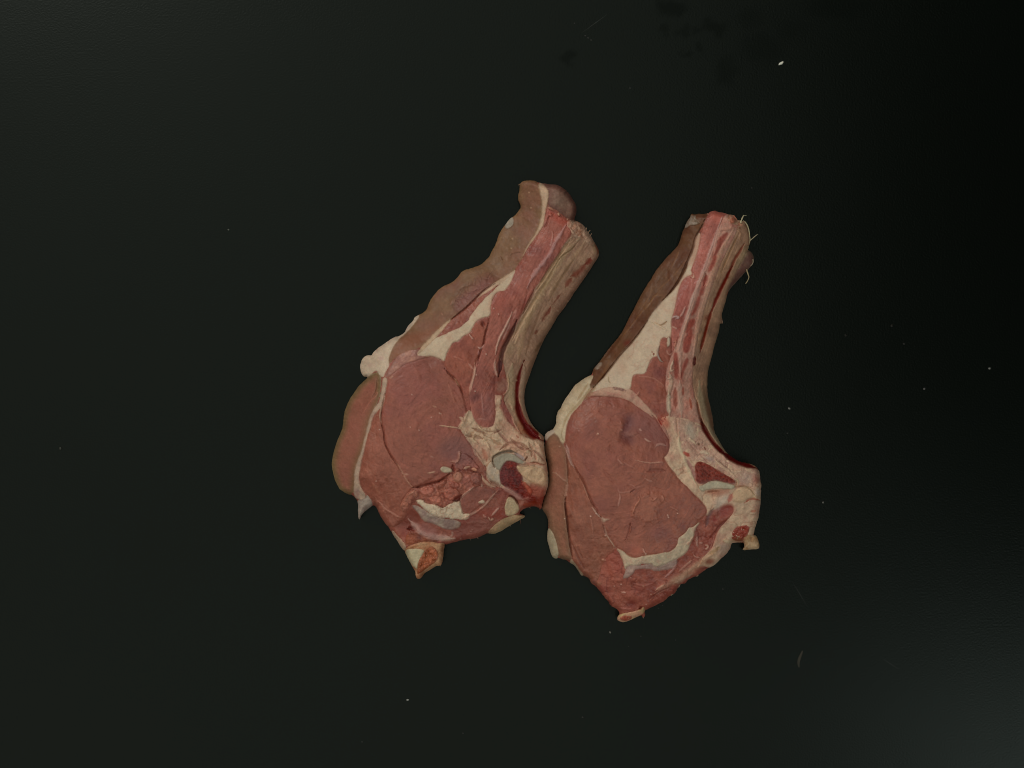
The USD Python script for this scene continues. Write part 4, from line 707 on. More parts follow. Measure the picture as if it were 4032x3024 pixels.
    vein('F 760,740 720,830 700,900', 2.4, (150, 116, 96), 0.7, 0.3), vein('F 580,1440 630,1360 650,1340', 3, (150, 112, 96), 0.6), vein('F 770,760 775,800 750,900', 3, (96, 44, 36), 0.7, -0.4), vein('F 1060,150 1050,200 1080,210 1070,150', 5, (150, 82, 62), 0.8, 0.6, rag=0.8),
    vein('F 660,1170 700,1080 720,1030 690,1100', 3, (148, 110, 94), 0.6), vein('F 720,990 760,960 710,1000', 3, (150, 114, 96), 0.7), vein('F 420,1510 450,1500 430,1580', 4, (150, 96, 76), 0.7, 0.4),
    vein('G 1250,450 1260,520 1230,600', 3, (150, 112, 94), 0.7), vein('G 1300,500 1240,590', 3, (150, 112, 96), 0.6), vein('G 1110,880 1080,960 1080,1000 1120,980', 4, (158, 134, 112), 0.85, 0.5, rag=0.7), vein('G 1030,1050 1050,1090 1110,1060', 3, (150, 122, 104), 0.8, 0.4), vein('G 1060,1000 1090,1080 1070,1180 1060,1260 1040,1270', 7, (146, 120, 100), 0.85, 0.4, rag=0.7),
    vein('G 1060,1220 1055,1320 1060,1430 1070,1480', 7.5, (148, 132, 110), 0.9, 0.4, 0.7), vein('G 1180,1100 1180,1250 1190,1400 1200,1500', 9, (138, 114, 98), 0.75, 0.2, 0.9), vein('G 1130,820 1130,960 1140,1080', 4, (118, 62, 52), 0.6), vein('G 1130,1180 1130,1300 1135,1400', 8, (112, 62, 50), 0.8, -0.1, 0.8), vein('G 1215,1170 1215,1270', 4, (116, 58, 46), 0.7),
    vein('G 1285,1290 1300,1360 1310,1420', 4.5, (124, 62, 46), 0.75), stain_or_shade('G 1280,440 1350,430 1340,500 1260,540', (116, 60, 50), 0.92, 2.5), stain_or_shade('G 1320,510 1310,620 1280,790 1220,810 1215,700 1260,600', (116, 60, 50), 0.92, 2.5), stain_or_shade('G 1240,870 1270,850 1280,900 1220,1010 1200,1100 1180,1080 1210,960', (116, 60, 50), 0.92, 2.5), stain_or_shade('G 1110,800 1150,790 1165,900 1165,1080 1120,1090 1120,900', (116, 60, 50), 0.92, 2.5),
    stain_or_shade('F 900,390 1010,310 1020,330 960,430 890,560 880,590 840,620 890,480', (116, 60, 50), 0.92, 2.5), stain_or_shade('F 860,580 900,570 870,680 810,760 790,740', (116, 60, 50), 0.92, 2.5), stain_or_shade('F 750,800 800,780 790,850 740,900', (116, 60, 50), 0.92, 2.5), stain_or_shade('F 740,890 770,870 750,990 700,1020 710,940', (116, 60, 50), 0.92, 2.5), stain_or_shade('F 680,1020 720,1000 700,1130 630,1230 600,1230 660,1120', (116, 60, 50), 0.92, 2.5),
    stain_or_shade('F 590,1290 660,1250 640,1330 560,1440 550,1400', (116, 60, 50), 0.92, 2.5), stain_or_shade('F 570,1440 630,1380 600,1600 540,1640 530,1520', (116, 60, 50), 0.92, 2.5),
    # side of the rib
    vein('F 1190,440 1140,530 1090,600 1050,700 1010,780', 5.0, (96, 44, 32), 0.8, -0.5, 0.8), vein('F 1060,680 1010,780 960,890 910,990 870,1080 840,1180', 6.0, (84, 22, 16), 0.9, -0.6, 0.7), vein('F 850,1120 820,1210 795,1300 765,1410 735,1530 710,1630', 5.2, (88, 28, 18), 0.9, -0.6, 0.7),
    stain_or_shade('F 750,1240 830,1210 820,1270 770,1280', (96, 50, 38), 0.75, 5), vein('G 1440,600 1420,680 1400,760', 4, (84, 44, 32), 0.7, -0.3), vein('G 1345,840 1335,940', 5, (56, 12, 9), 0.9, -0.8, 0.7), stain_or_shade('F 1200,470 1230,510 1180,620 1080,740 980,960 930,1160 900,1250 960,1010 1020,850', (118, 104, 78), 0.7, 6),
    vein('F 1140,320 1090,420 1020,560 940,760', 3, (118, 88, 60), 0.6, -0.3), vein('F 1110,290 1160,330 1130,390 1170,420', 3, (140, 106, 80), 0.6, 0.3), vein('F 1130,260 1150,280', 3, (92, 56, 40), 0.7),
    vein('I 672,200 690,300 710,400 745,490', 4, (88, 44, 32), 0.85, -0.6, 0.8), vein('I 710,410 750,510 810,610 870,690 940,765 1020,830', 8.5, (62, 12, 9), 0.97, -1.0, 0.5, 0.1), vein('I 940,765 1020,830 1100,875 1200,915 1320,948', 9, (66, 14, 11), 0.95, -0.7, 0.5, 0.15),
    vein('I 700,0 705,130 730,250 770,390 830,540 900,660 980,770', 13, (124, 112, 88), 0.75, 0.2, 0.8), vein('I 770,160 800,300 830,450 860,560', 8, (92, 66, 50), 0.7, -0.3, 0.9), vein('I 750,0 755,150 780,280', 5, (96, 78, 58), 0.6, -0.3, 1),
    # vertebra
    stain_or_shade('I 560,460 620,460 650,540 660,640 600,650 560,560', (140, 132, 114), 0.75, 8), vein('I 590,620 620,650 660,680', 4, (166, 148, 120), 0.7, 0.3), vein('I 700,790 740,765 770,775 800,800', 6, (158, 142, 118), 0.85, 0.4), stain_or_shade('I 740,820 840,830 900,900 860,880 780,850', (118, 108, 104), 0.7, 6), stain_or_shade('I 620,700 700,690 780,740 700,760 640,740', (132, 102, 88), 0.5, 8),
    stain_or_shade('I 690,680 708,680 706,698 692,696', (58, 42, 26), 0.9, 2, -0.6), vein('I 750,715 770,740 760,750', 3, (84, 44, 34), 0.7), vein('I 515,770 550,790 600,820', 6, (124, 52, 42), 0.85, -0.1), vein('I 540,840 590,900 640,1000 650,1070', 7, (116, 78, 72), 0.7, -0.1, 0.9), vein('I 480,560 480,700 520,800 580,960 640,1080 680,1150', 6, (156, 144, 116), 0.7, 0.3, 0.9),
    vein('I 450,400 460,520 480,620', 3, (130, 100, 80), 0.5, -0.2), vein('I 560,640 650,740 760,850 850,930', 3, (136, 104, 90), 0.6, -0.2), vein('I 870,860 980,960 1060,990 1180,980', 6, (158, 134, 110), 0.7, 0.3), vein('I 850,800 950,900 1050,980 1120,1060', 3, (120, 98, 84), 0.5, -0.2), stain_or_shade('I 1140,1010 1260,1000 1300,1060 1260,1120 1150,1120', (134, 116, 104), 0.6, 12),
    stain_or_shade('I 1300,1040 1340,1030 1355,1090 1320,1140 1290,1100', (128, 68, 58), 0.75, 8), stain_or_shade('I 1310,1180 1350,1170 1365,1240 1330,1260', (150, 140, 124), 0.8, 5), vein('I 1100,1070 1110,1110 1090,1160 1170,1140 1250,1160 1320,1260', 3, (126, 100, 74), 0.6, -0.3), vein('I 1080,1060 1130,1090 1120,1140', 3, (140, 128, 98), 0.7, 0.2),
    stain_or_shade('I 740,1205 860,1178 1060,1188 1010,1235 900,1262 800,1225', (134, 84, 66), 0.75, 7), vein('I 780,1210 850,1195 920,1200', 3, (104, 70, 52), 0.6, -0.3), stain_or_shade('I 890,1290 980,1230 1050,1230 1000,1330 920,1420 860,1400', (150, 138, 124), 0.7, 10), vein('I 1060,1230 1030,1290 1020,1320', 8, (136, 76, 64), 0.8, -0.1, 0.9),
    stain_or_shade('I 920,1400 960,1350 1060,1340 1085,1410 1030,1440 990,1490 930,1470', (116, 54, 46), 0.85, 6, -0.2), vein('I 1260,1420 1320,1415', 5, (138, 84, 66), 0.7), vein('I 1190,1330 1260,1275 1340,1290 1365,1310', 3.2, (128, 66, 50), 0.8, -0.3), *dots('I 1018,875 420,450', 3.4, (176, 146, 122)),
    # lower muscle
    vein('K 860,140 800,230 790,290 770,350', 7, (84, 58, 56), 0.6, -0.3, 1), vein('K 870,220 850,280 900,260', 5, (112, 44, 38), 0.7), vein('K 1030,245 930,320 860,420 800,480', 4, (84, 40, 34), 0.6, -0.4), stain_or_shade('K 740,480 850,430 900,380 870,540 790,640 720,560', (116, 56, 46), 0.6, 10),
    vein('K 640,450 600,510 570,540 600,500', 4, (150, 116, 96), 0.8, 0.3), vein('K 680,440 670,520 690,570', 5, (140, 102, 88), 0.7, 0.3), vein('K 640,640 650,670 710,680', 3, (150, 104, 88), 0.8, 0.3), vein('K 760,540 800,550 790,580 760,590', 4, (158, 116, 96), 0.85, 0.4), vein('K 860,440 830,560 790,640', 3, (144, 96, 80), 0.5), vein('K 700,520 740,520', 5, (146, 104, 90), 0.7, 0.3),
    vein('K 320,900 380,850 440,780 460,740', 4, (150, 104, 94), 0.8, 0.3), vein('K 225,1035 280,1000 325,970', 4, (158, 116, 92), 0.85, 0.3), vein('K 80,990 100,985', 4, (160, 118, 92), 0.7), vein('K 470,840 600,720 640,700', 4, (150, 106, 88), 0.6, 0.2), vein('K 590,740 600,720', 4, (156, 116, 96), 0.6),
    vein('K 850,640 700,745 560,845 440,930 330,1010 220,1080', 13, (142, 110, 88), 0.6, 0.3, 1, 0.9), vein('K 900,560 820,660 690,780', 11, (150, 124, 98), 0.6, 0.3, 1, 0.8), vein('K 620,860 500,920 420,960', 7, (152, 124, 100), 0.6, 0.2, 1, 0.9),
    stain_or_shade('K 370,940 460,880 600,790 720,690 760,690 740,760 600,850 500,900 420,970', (136, 100, 76), 0.7, 7, 0.2, rag=3), stain_or_shade('K 760,730 800,695 880,705 840,750 790,755', (92, 46, 34), 0.75, 5, -0.3), stain_or_shade('K 170,1130 300,1040 400,960 470,980 440,1050 330,1120 200,1180 110,1230', (100, 48, 38), 0.6, 9), vein('K 160,1130 260,1050 360,1010', 3, (84, 36, 30), 0.6, -0.4),
    stain_or_shade('J 1020,1160 1090,1140 1130,1190 1090,1230 1020,1190', (80, 32, 28), 0.75, 8, -0.6), vein('J 940,1230 1020,1240 1090,1240', 4, (136, 84, 72), 0.5, 0.3), vein('J 1150,1230 1190,1225', 6, (80, 28, 22), 0.6, -0.5), vein('J 820,930 870,920 960,930', 6, (134, 76, 60), 0.4, 0.3, 1), vein('J 1080,960 1200,990 1300,960', 4, (136, 82, 70), 0.5, 0.2), vein('J 960,1055 1010,1060', 3.4, (170, 126, 106), 0.8, 0.2),
    stain_or_shade('J 960,1060 1100,1000 1250,1020 1200,1100 1050,1120', (124, 66, 54), 0.4, 12, 0.3, rag=4), *dots('J 1230,1190 1415,1240 1280,1080 1060,900 880,990', 2.2, (170, 130, 112)),
    stain_or_shade('K 940,530 1000,520 1040,555 1010,600 950,650 900,640', (118, 100, 88), 0.7, 8), vein('K 960,490 1000,500 1045,510', 7, (156, 138, 110), 0.85, 0.5), vein('K 800,640 880,600 930,560', 6, (128, 100, 66), 0.5, -0.1, 1), stain_or_shade('K 1050,480 1120,450 1190,480 1170,512 1060,510', (84, 54, 34), 0.6, 5, -0.3),
]
right = Chop('pork_chop', O2, C2, K2, 'raw rib chop with striped rib, wide white fat wedge and stringy shreds at its top', 'right')
L = right
L.part('rind', 'F 540,275 560,220 600,160 610,120 690,115 745,122 800,112 770,180 735,260 690,320 660,370 655,420 650,480 620,560 585,630 570,720 520,810 460,900 410,970 320,1050 230,1150 170,1230 135,1300 60,1400 G 830,450 780,540 700,640 600,740 540,810 480,890 430,960 380,1040 320,1110 250,1170 200,1190 215,1120 240,1045 230,1010 245,970 290,920 330,870 370,810 430,730 500,650 570,550 620,440 680,330 740,210 790,120 840,40 F 170,840 240,720 310,640 350,590 440,500 480,450 500,380 525,310',
       'rind', (88, 60, 42), c2=(82, 52, 38), m2=0.5, s2=60, rise=0.3, wd=10, fib=0.4, ang=-55, stretch=12, n1=0.07, edge=((76, 54, 38), 10, 0.6))
L.part('fat_edge', 'G 225,1040 245,1060 215,1110 190,1160 225,1190 180,1240 130,1320 60,1420 H 430,340 392,410 367,480 350,560 345,640 330,692 290,655 265,595 232,572 215,545 220,525 250,470 250,410 270,330 300,300 330,230 370,170 420,100 450,50 500,15 G 100,1110 160,1070', 'fat', (152, 138, 112), c2=(138, 120, 92), m2=0.35, s2=40, rise=0.6, wd=10, n1=0.08, lump=0.25, ls=22)
L.part('fat_edge', 'H 130,655 125,600 140,570 180,545 222,527 235,560 205,580 170,610 150,645', 'fat', (146, 132, 114), rise=0.8, wd=7, lift=0.2)
L.part('rind', 'H 150,640 185,590 240,572 272,600 300,660 338,705 352,770 362,860 377,980 382,1100 345,1290 350,1400 372,1560 J 370,320 382,420 397,500 407,600 420,700 350,700 275,680 258,560 222,430 165,340 160,240 120,180 95,140 H 105,1350 120,1280 150,1200 175,1110 175,1050 165,930 150,850 130,790 125,720', 'flesh', (114, 76, 58), c2=(117, 74, 58), m2=0.4, s2=60, rise=0.4, wd=10, n1=0.06, edge=((94, 70, 52), 28, 0.75), fib=0.2, ang=85)
L.part('fat_scrap', 'J 165,345 222,430 258,545 278,682 225,685 200,650 175,560 152,480 160,400', 'fat', (130, 118, 95), rise=0.7, wd=8, lift=0.3, n1=0.12)
L.part('fat_scrap', 'J 400,735 410,690 440,720 520,830 548,870 520,872 480,800 440,750', 'fat', (130, 112, 90), rise=0.6, wd=5, lift=0.2)
L.part('outer_muscle', 'H 350,690 372,790 412,890 472,980 542,1090 592,1220 622,1290 682,1400 742,1490 J 790,420 860,500 905,590 830,640 780,700 740,770 725,870 690,960 630,960 615,905 545,870 480,800 415,690 405,600 395,500 380,400 370,320 H 372,1560 350,1400 345,1290 382,1100 377,980 362,860 350,770', 'flesh', (116, 69, 53), c2=(110, 64, 50), m2=0.4, rise=0.6, wd=12, fib=0.4, ang=75, stretch=9, web=(60, 0.05, (136, 90, 70), 0.4))
L.part('fat_layer', 'F 655,370 700,320 715,340 690,500 640,660 600,740 640,775 560,800 510,850 490,900 460,1020 430,1180 400,1260 395,1350 G 1085,430 1092,560 1085,620 1060,740 1035,735 1035,630 975,640 955,760 930,800 940,850 880,850 850,900 830,970 800,1037 668,1030 660,1100 648,1195 600,1215 560,1192 450,1172 330,1192 240,1242 205,1230 250,1170 320,1110 380,1040 430,960 480,890 540,810 600,740 700,640 780,540 830,450 F 135,1300 170,1230 230,1150 320,1050 410,970 460,900 520,810 570,720 585,630 620,560 650,480', 'fat', (156, 139, 116), c2=(150, 126, 104), m2=0.32, s2=50, web=(44, 0.05, (140, 104, 86), 0.35), rise=0.8, wd=8, lift=0.1, n1=0.05, fine=0.03)
L.part('fan_muscle', 'G 975,640 1035,628 1092,600 1100,790 1065,900 1035,1000 1025,1180 1048,1250 1048,1400 1075,1520 1020,1590 980,1560 930,1490 800,1370 720,1290 650,1200 663,1030 800,1037 832,970 852,900 890,850 950,800', 'flesh', (116, 64, 50), c2=(106, 58, 48), m2=0.42, s2=40, rise=0.7, wd=12, fib=0.5, ang=20, lump=0.25, ls=26)
L.part('rib_meat', 'F 795,118 840,85 920,100 1010,118 970,150 925,250 885,330 870,420 840,520 800,620 770,720 730,800 690,880 660,960 640,1050 610,1150 570,1260 530,1330 500,1450 G 1170,640 1120,800 1092,780 1092,560 1088,430 F 400,1280 430,1180 460,1020 500,880 560,800 640,780 605,735 650,640 695,500 720,330 770,180', 'flesh', (130, 73, 61), c2=(119, 65, 55), m2=0.4, s2=60, rise=0.7, fib=0.7, ang=-68, stretch=10, wd=12)
L.part('loin_muscle', 'H 530,250 600,200 700,172 830,165 900,172 970,182 1060,212 1130,272 1250,342 1340,412 1400,490 1450,562 1490,640 1487,740 1470,790 1440,830 1420,840 1500,960 1540,1010 1580,1060 1650,1120 I 640,1230 720,1300 780,1370 792,1420 770,1475 K 760,235 690,290 600,400 500,450 470,530 430,600 330,642 150,655 J 1220,655 1150,690 1050,672 980,612 930,587 905,590 860,500 800,430 H 742,1490 682,1400 622,1290 592,1220 542,1090 472,980 412,890 372,790 350,690 348,640 355,560 370,480 395,410 430,345 500,262', 'flesh', (119, 69, 54), c2=(111, 63, 52), m2=0.42, s2=80, rise=1.0, wd=18, fib=0.3, ang=35, stretch=5, lump=0.2, ls=34, fine=0.03, web=(50, 0.06, (98, 57, 48), 0.3), swirl='H 860,800')
L.part('fat_band', 'G 200,1240 250,1225 330,1190 450,1168 560,1188 600,1208 650,1195 720,1265 800,1350 880,1440 935,1500 1020,1600 I 380,640 360,620 310,540 280,490 230,400 150,330 H 1330,430 1250,355 1130,280 1060,220 970,188 900,176 830,170 700,165 640,160 H 600,170 620,140', 'fat', (146, 116, 96), c2=(136, 98, 84), m2=0.4, s2=30, rise=0.7, wd=6, lift=0.35, lump=0.3, ls=12, rag=1.5, n1=0.1)
V2 = L.part('vertebra', 'I 255,395 330,370 420,380 560,400 700,450 760,540 880,700 960,800 1060,880 1180,930 1340,962 1358,1010 1362,1090 1373,1120 1370,1200 1365,1270 1367,1310 1355,1400 1345,1480 1330,1520 1318,1560 K 1300,360 1290,435 1200,440 1180,490 1170,512 1100,512 1045,520 1045,550 1020,605 980,650 920,700 870,755 800,790 740,760 690,740 780,640 855,560 880,440 950,330 1035,240 1085,170 1050,100 I 980,1360 860,1400 800,1470 770,1480 792,1420 780,1370 720,1300 640,1230 580,1160 500,1090 450,1020 430,985 400,960 330,850 320,830 360,800 385,740 375,600 300,490',
       'bone', (154, 131, 107), c2=(144, 110, 92), m2=0.4, s2=36, rise=0.7, wd=9, lump=0.45, ls=22, rag=2.5, n1=0.09, web=(30, 0.09, (120, 84, 66), 0.5))
L.part('rib_head', 'I 420,410 560,420 700,470 760,550 880,700 960,800 1060,885 1180,935 1330,965 1350,1010 1330,1080 1250,1120 1120,1110 1085,1075 1000,1020 900,965 820,915 730,875 690,870 640,880 560,800 510,740 480,600 430,500', 'bone', (147, 120, 101), c2=(139, 109, 93), m2=0.45, s2=22, rise=0.4, wd=8, lift=0.4, lump=0.3, ls=14, n1=0.1, web=(26, 0.10, (116, 80, 70), 0.5), parent=V2)
L.part('marrow', 'I 650,920 690,880 730,883 830,930 940,1000 1050,1060 1097,1100 1087,1122 1000,1110 900,1085 820,1090 760,1115 700,1122 660,1080 665,1000', 'torn', (99, 42, 33), c2=(84, 32, 26), m2=0.4, s2=18, rise=0.3, wd=7, fine=0.3, lump=0.2, ls=6, lift=1.0, parent=V2, edge=((124, 60, 48), 4, 0.5), label='dark red triangle of cut marrow')
L.part('cartilage', 'I 690,1150 740,1140 800,1100 890,1084 980,1110 1090,1136 1080,1172 1000,1177 880,1170 800,1182 730,1207', 'wet', (142, 133, 112), rise=0.9, wd=7, lift=1.4, n1=0.06, parent=V2, edge=((140, 136, 116), 5, 0.5))
L.part('fat_lump', 'I 1075,1190 1180,1145 1270,1165 1310,1230 1350,1290 1240,1275 1180,1330 1090,1330 1050,1280', 'fat', (156, 130, 102), rise=1.0, wd=16, lift=0.6, lump=0.3, ls=22, n1=0.05, parent=V2)
L.part('marrow', 'K 1050,420 1100,350 1180,328 1250,330 1232,420 1190,490 1160,500 1060,490', 'torn', (128, 58, 46), c2=(104, 38, 28), m2=0.4, s2=14, rise=0.4, wd=7, lift=0.5, lump=0.7, ls=8, fine=0.15, parent=V2, edge=((136, 84, 62), 5, 0.5))
L.part('fat_fold', 'K 1165,600 1195,565 1190,525 1180,490 1200,440 1292,433 1322,445 1340,500 1357,550 1347,587 1260,587', 'fat', (142, 120, 92), c2=(126, 96, 66), m2=0.4, s2=20, rise=0.9, wd=7, lift=0.3, lump=0.4, ls=10, label='small square tab of fat at the lower right corner')
L.part('rib_face', 'F 1010,118 1060,128 1090,145 1115,190 1130,270 1020,490 950,630 880,800 810,1000 760,1150 725,1300 692,1480 G 1420,350 1390,500 1370,700 1340,850 1320,1000 1320,1150 1350,1300 1390,1480 1440,1620 I 690,350 725,450 700,470 560,420 420,400 G 1075,1520 1048,1400 1048,1250 1025,1180 1035,1000 1065,900 1110,800 1170,640 F 500,1450 530,1330 570,1260 610,1150 640,1050 660,960 690,880 730,800 770,720 800,620 840,520 870,420 885,330 925,250 970,150', 'fat', (144, 108, 92), c2=(138, 92, 78), m2=0.4, s2=26, rise=0.7, wd=10, lift=0.1, fib=0.7, ang=-70, stretch=8, lump=0.2, ls=12)
L.part('rib_bone', 'F 1110,190 1150,194 1198,200 1225,235 1245,290 1250,350 1257,385 1255,420 1235,470 1215,540 1160,650 1100,760 1040,870 1000,960 990,1050 965,1130 945,1200 945,1250 958,1310 920,1305 915,1370 900,1440 870,1520 850,1600 G 1530,820 1500,930 1485,1000 1475,1100 1478,1250 1500,1350 1525,1450 1540,1550 I 857,550 900,630 940,700 1000,790 1080,850 1150,885 1210,898 1260,905 1310,930 1340,960 1180,930 1060,882 960,803 880,703 790,563 725,450 692,350 660,220 G 1390,1480 1350,1300 1320,1150 1320,1000 1340,850 1370,700 1390,500 1420,350 F 692,1480 725,1300 760,1150 810,1000 880,800 950,630 1020,490 1130,275', 'bone', (130, 101, 79), c2=(115, 89, 71), m2=0.45, s2=50, rise=0.8, wd=14, fib=0.7, ang=-70, stretch=14, n1=0.08, edge=((96, 78, 56), 8, 0.5))
L.part('meat_flap', 'F 1225,510 1260,530 1290,580 1290,640 1260,690 1215,735 1160,790 1100,860 1040,920 1010,980 1040,870 1110,750 1160,650 1200,570', 'wet', (92, 70, 60), c2=(84, 58, 52), m2=0.5, s2=30, rise=0.8, wd=14, edge=((110, 94, 76), 5, 0.5))
FS = L.part('fat_seam', 'J 900,580 935,585 980,610 1030,660 1100,690 1220,655 1350,645 1470,610 K 300,645 420,600 470,530 470,470 500,450 570,400 580,350 640,350 700,290 708,305 660,350 640,450 600,540 560,630 465,690 J 1570,690 1500,720 1400,770 1310,780 1300,742 1260,745 1180,740 1150,770 1100,760 1015,770 1000,820 980,720 940,630', 'fat', (150, 134, 110), c2=(142, 112, 94), m2=0.3, s2=24, rise=1.2, wd=9, lift=0.3, rag=1.5, lump=0.3, ls=14, n1=0.06)
L.part('membrane', 'J 1015,772 1100,762 1165,770 1260,748 1300,752 1312,790 1400,775 1500,722 1565,692 1565,740 1550,780 1500,802 1400,820 1320,828 1280,800 1170,803 1110,803 1090,850 1050,882 1000,905 970,915 1000,850', 'wet', (124, 98, 89), c2=(136, 114, 102), m2=0.4, s2=16, rise=0.7, wd=7, lift=0.1, lump=0.2, label='translucent bluish sinew below the curved fat seam')
SB = L.part('bone_tip', 'J 915,1330 940,1297 1020,1282 1120,1262 1170,1242 1205,1210 1212,1255 1200,1280 1175,1300 1120,1325 1060,1355 1000,1375 965,1384 920,1360', 'bone', (146, 112, 88), c2=(140, 124, 84), m2=0.4, s2=24, rise=1.4, wd=8, lift=0.4, lump=0.3)
L.part('marrow', 'J 940,1335 980,1315 1050,1315 1080,1325 1060,1350 1000,1368 960,1360', 'torn', (140, 74, 56), c2=(116, 48, 36), m2=0.4, s2=10, rise=0.4, wd=5, lift=1.4, lump=0.5, ls=6, fine=0.2, parent=SB)
L.part('rind_shred', 'F 540,275 565,215 600,165 615,128 640,140 665,135 655,170 690,185 712,218 660,235 630,240 600,232 570,262', 'wet', (116, 104, 92), c2=(96, 78, 64), m2=0.4, s2=10, rise=0.9, wd=6, lift=0.5, lump=0.6, ls=8)
L.part('rind_shred', 'G 248,972 290,922 325,900 338,905 330,950 300,970 265,985', 'wet', (122, 106, 92), c2=(96, 72, 54), m2=0.4, s2=8, rise=0.9, wd=5, lift=0.4, lump=0.5, ls=8)
L.part('sawn_end', 'F 1010,118 1060,126 1090,145 1110,185 1150,195 1200,202 1225,240 1180,260 1120,240 1050,230 1010,180', 'torn', (140, 104, 80), c2=(128, 70, 54), m2=0.4, s2=10, rise=0.7, wd=8, lift=0.5, rag=3, lump=0.6, ls=8, fine=0.15)
L.part('lean_meat', None, 'flesh', (124, 68, 54), c2=(112, 58, 48), m2=0.4, s2=40, whole=True, n1=0.12, lump=0.4, ls=22, web=(30, 0.10, (84, 40, 34), 0.6))
for s, r, c, za, zb_ in (('F 1150,215 1162,180 1175,150 1185,130', 9, (142, 134, 104), 16, 15), ('F 1178,140 1200,132 1216,131', 3, (142, 134, 104), 15, 15), ('F 1180,190 1200,205 1203,212', 4, (130, 120, 92), 15, 14), ('F 1200,205 1225,240 1243,300 1250,360 1255,400 1245,440', 6.5, (136, 128, 98), 15, 9),
                         ('F 1250,410 1290,375 1320,350 1340,337', 5, (140, 128, 100), 10, 9), ('F 1230,465 1233,490 1226,505', 3, (130, 116, 90), 8, 6), ('F 1285,610 1288,650 1265,680 1240,692', 5, (130, 118, 96), 6, 3), ('F 1215,720 1230,770 1243,800 1235,830 1215,865 1202,878', 7, (128, 114, 84), 6, 2),
                         ('F 800,125 788,112 798,108', 3, (140, 104, 82), 17, 16), ('F 1075,135 1085,150 1110,175', 5, (148, 84, 64), 17, 17), ('J 1185,1290 1195,1320 1197,1338', 6, (136, 124, 98), 5, 2), ('K 478,1000 490,975 497,962', 4, (140, 126, 102), 7, 4), ('K 395,1085 430,1060 455,1030', 7, (138, 130, 104), 6, 3),
                         ('K 365,1105 358,1090', 3, (130, 112, 90), 6, 5), ('K 690,872 670,885', 4, (140, 126, 100), 6, 4), ('G 1620,430 1645,455 1648,482', 6, (116, 92, 74), 5, 3), ('I 380,735 392,738', 3, (60, 36, 28), 21, 21), ('K 1185,512 1192,520', 4, (140, 110, 84), 5, 4), ('J 620,930 612,905', 3, (116, 92, 78), 8, 5)):
    L.strand('shred', s, r, c, za, zb_)

right.finish()
# ================================================================== crumbs and marks on the table
def lump_mesh(r, seed, flat=0.6, stretch=1.0):
    m = trimesh.creation.icosphere(2, 1.0)
    v = np.array(m.vertices)
    v = v * (0.7 + 0.6 * meshkit.fbm(v * 1.3 + seed * 3.1, 2, seed))[:, None]
    return v * np.array([r * stretch, r, r * flat]), np.array(m.faces)

def speck(name, u, v, r, col, label, cat='crumb', group=None, flat=0.6, stretch=1.0, rot=0.0, seed=1, shape=None, mat='fat'):
    path = numbered('/World/' + name)
    if name == 'crumb': col = tuple(0.68 * x for x in col)
    vv, ff = shape if shape is not None else lump_mesh(r * S, seed, flat, stretch)
    c, s = math.cos(rot), math.sin(rot)
    vv = np.stack([vv[:, 0] * c - vv[:, 1] * s, vv[:, 0] * s + vv[:, 1] * c, vv[:, 2] - vv[:, 2].min() + 0.00002], 1)
    ms = usdkit.mesh(stage, path, (vv, ff), M[mat], smooth=True)
    ms.AddTranslateOp().Set(Gf.Vec3d((u - PW / 2) * S, (PH / 2 - v) * S, 0))
    UsdGeom.PrimvarsAPI(ms).CreatePrimvar('albedo', Sdf.ValueTypeNames.Float3Array, 'vertex').Set(Vt.Vec3fArray([Gf.Vec3f(*map(float, albedo(col)))] * ms.GetPointsAttr().Get().__len__()))
    tag(ms.GetPrim(), label, cat, group)

chip = np.array([(-9, 4), (-7, -1), (2, -6), (8, -9), (9, -3), (5, 3), (-2, 5), (-8, 7)]) * S * [1, -1]
cm = trimesh.creation.extrude_polygon(Polygon(chip).buffer(0), 0.0006)
speck('fat_chip', 3074, 251, 8, (170, 168, 150), 'white wedge shaped chip on the bare table above the right chop', 'crumb', shape=(np.array(cm.vertices), np.array(cm.faces)))
for i, (u, v, r, c, lab) in enumerate([
        (3895, 1451, 4.0, (120, 120, 112), 'white crumb near the right edge of the table top'),
        (3638, 1531, 3.6, (106, 106, 100), 'white crumb nearest to the one at the right edge'),
        (3107, 1608, 4.0, (120, 120, 112), 'white crumb right of the curved bone of the right chop'),
        (3240, 1978, 3.2, (120, 122, 112), 'white crumb right of the marrow end of the right chop'),
        (2402, 2489, 3.6, (120, 116, 104), 'white crumb just below the lowest tip of the right chop'),
        (1606, 2755, 4.0, (150, 152, 140), 'white crumb near the bottom edge, left of centre'),
        (239, 1766, 4.2, (70, 72, 64), 'grey crumb near the left edge of the table top'),
        (901, 905, 3.2, (86, 90, 80), 'grey crumb on the open table above and left of the left chop'),
        (3510, 1282, 5.0, (44, 44, 40), 'dim grey crumb, highest of those right of the right chop'),
        (3329, 1320, 4.6, (44, 44, 40), 'dim grey crumb level with the middle of the right chop')]):
    speck('crumb', u, v, r, c, lab, flat=0.5, stretch=1.2, rot=i * 1.3, seed=i + 2)
dust = []
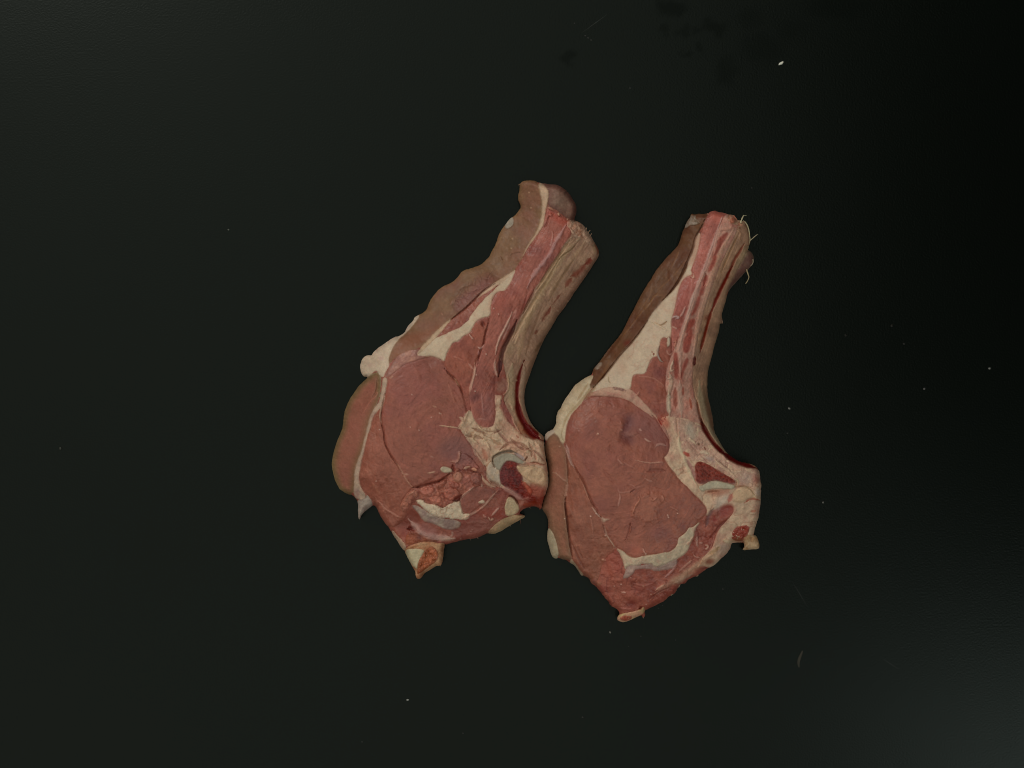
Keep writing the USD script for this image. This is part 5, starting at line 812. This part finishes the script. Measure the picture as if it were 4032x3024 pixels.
for i, (u, v, r, g) in enumerate([(2592, 2394, 2.6, 96), (2608, 2383, 2.2, 84), (2846, 2319, 2.8, 80), (2523, 2505, 2.4, 80), (1823, 2887, 3.0, 62), (2294, 2824, 3.0, 60), (1426, 2921, 2.6, 60), (3559, 1354, 3.4, 40), (3100, 1706, 2.6, 70),
                                  (2305, 141, 3.0, 84), (2316, 150, 2.6, 74), (2328, 158, 2.6, 70), (2262, 92, 2.2, 60), (2481, 347, 2.4, 76), (2960, 740, 2.4, 40), (2475, 2545, 2.0, 56), (2660, 2520, 2.0, 50)]):
    vv, ff = lump_mesh(r * S, i + 31, 0.5, 1.2)
    dust.append(trimesh.Trimesh(vv + [(u - PW / 2) * S, (PH / 2 - v) * S, 0.5 * r * S * 0.5], ff, process=False))
dm = trimesh.util.concatenate(dust)
ms = usdkit.mesh(stage, numbered('/World/dust'), (np.array(dm.vertices), np.array(dm.faces)), M['fat'], smooth=True)
UsdGeom.PrimvarsAPI(ms).CreatePrimvar('albedo', Sdf.ValueTypeNames.Float3Array, 'vertex').Set(Vt.Vec3fArray([Gf.Vec3f(*map(float, albedo((42, 42, 39))))] * len(dm.vertices)))
tag(ms.GetPrim(), 'tiny pale dust specks scattered over the black table', 'dust', None, 'stuff')
# the dried smear
sm = chaikin(np.array([(3160, 2562), (3155, 2575), (3147, 2592), (3143, 2612), (3146, 2628)], float), 2, False)
k = np.linspace(0, 1, len(sm))
half = 6 * np.sin(np.pi * np.clip(k * 0.85 + 0.12, 0, 1)) * (0.6 + 0.5 * k)
ring = np.vstack([sm + np.c_[half, half * 0.25], (sm - np.c_[half, half * 0.25])[::-1]])
cm = trimesh.creation.extrude_polygon(Polygon((ring - sm.mean(0)) * S * [1, -1]).buffer(0), 0.00012)
speck('dried_smear', *sm.mean(0), 1, (42, 39, 32), 'thin curved brownish dried smear right of and below the right chop', 'smear', shape=(np.array(cm.vertices), np.array(cm.faces)), mat='rind')
# fine scratches in the table surface
for (a, b) in (((2290, 130), (2400, 50)), ((3470, 2590), (3542, 2637)), ((3120, 2290), (3180, 2390))):
    a, b = np.array(a, float), np.array(b, float)
    t = (b - a) / np.linalg.norm(b - a); nn = np.array([-t[1], t[0]]) * 0.8
    cm = trimesh.creation.extrude_polygon(Polygon((np.array([a, (a + b) / 2 + nn * 1.2, b, (a + b) / 2 - nn]) - (a + b) / 2) * S * [1, -1]).buffer(0), 0.00004)
    path = numbered('/World/tabletop/scratch')
    ms = usdkit.mesh(stage, path, (np.array(cm.vertices) + [((a + b)[0] / 2 - PW / 2) * S, (PH / 2 - (a + b)[1] / 2) * S, 0.00003], np.array(cm.faces)), M['rind'])
    UsdGeom.PrimvarsAPI(ms).CreatePrimvar('albedo', Sdf.ValueTypeNames.Float3Array, 'vertex').Set(Vt.Vec3fArray([Gf.Vec3f(*map(float, albedo((44, 46, 42))))] * len(cm.vertices)))
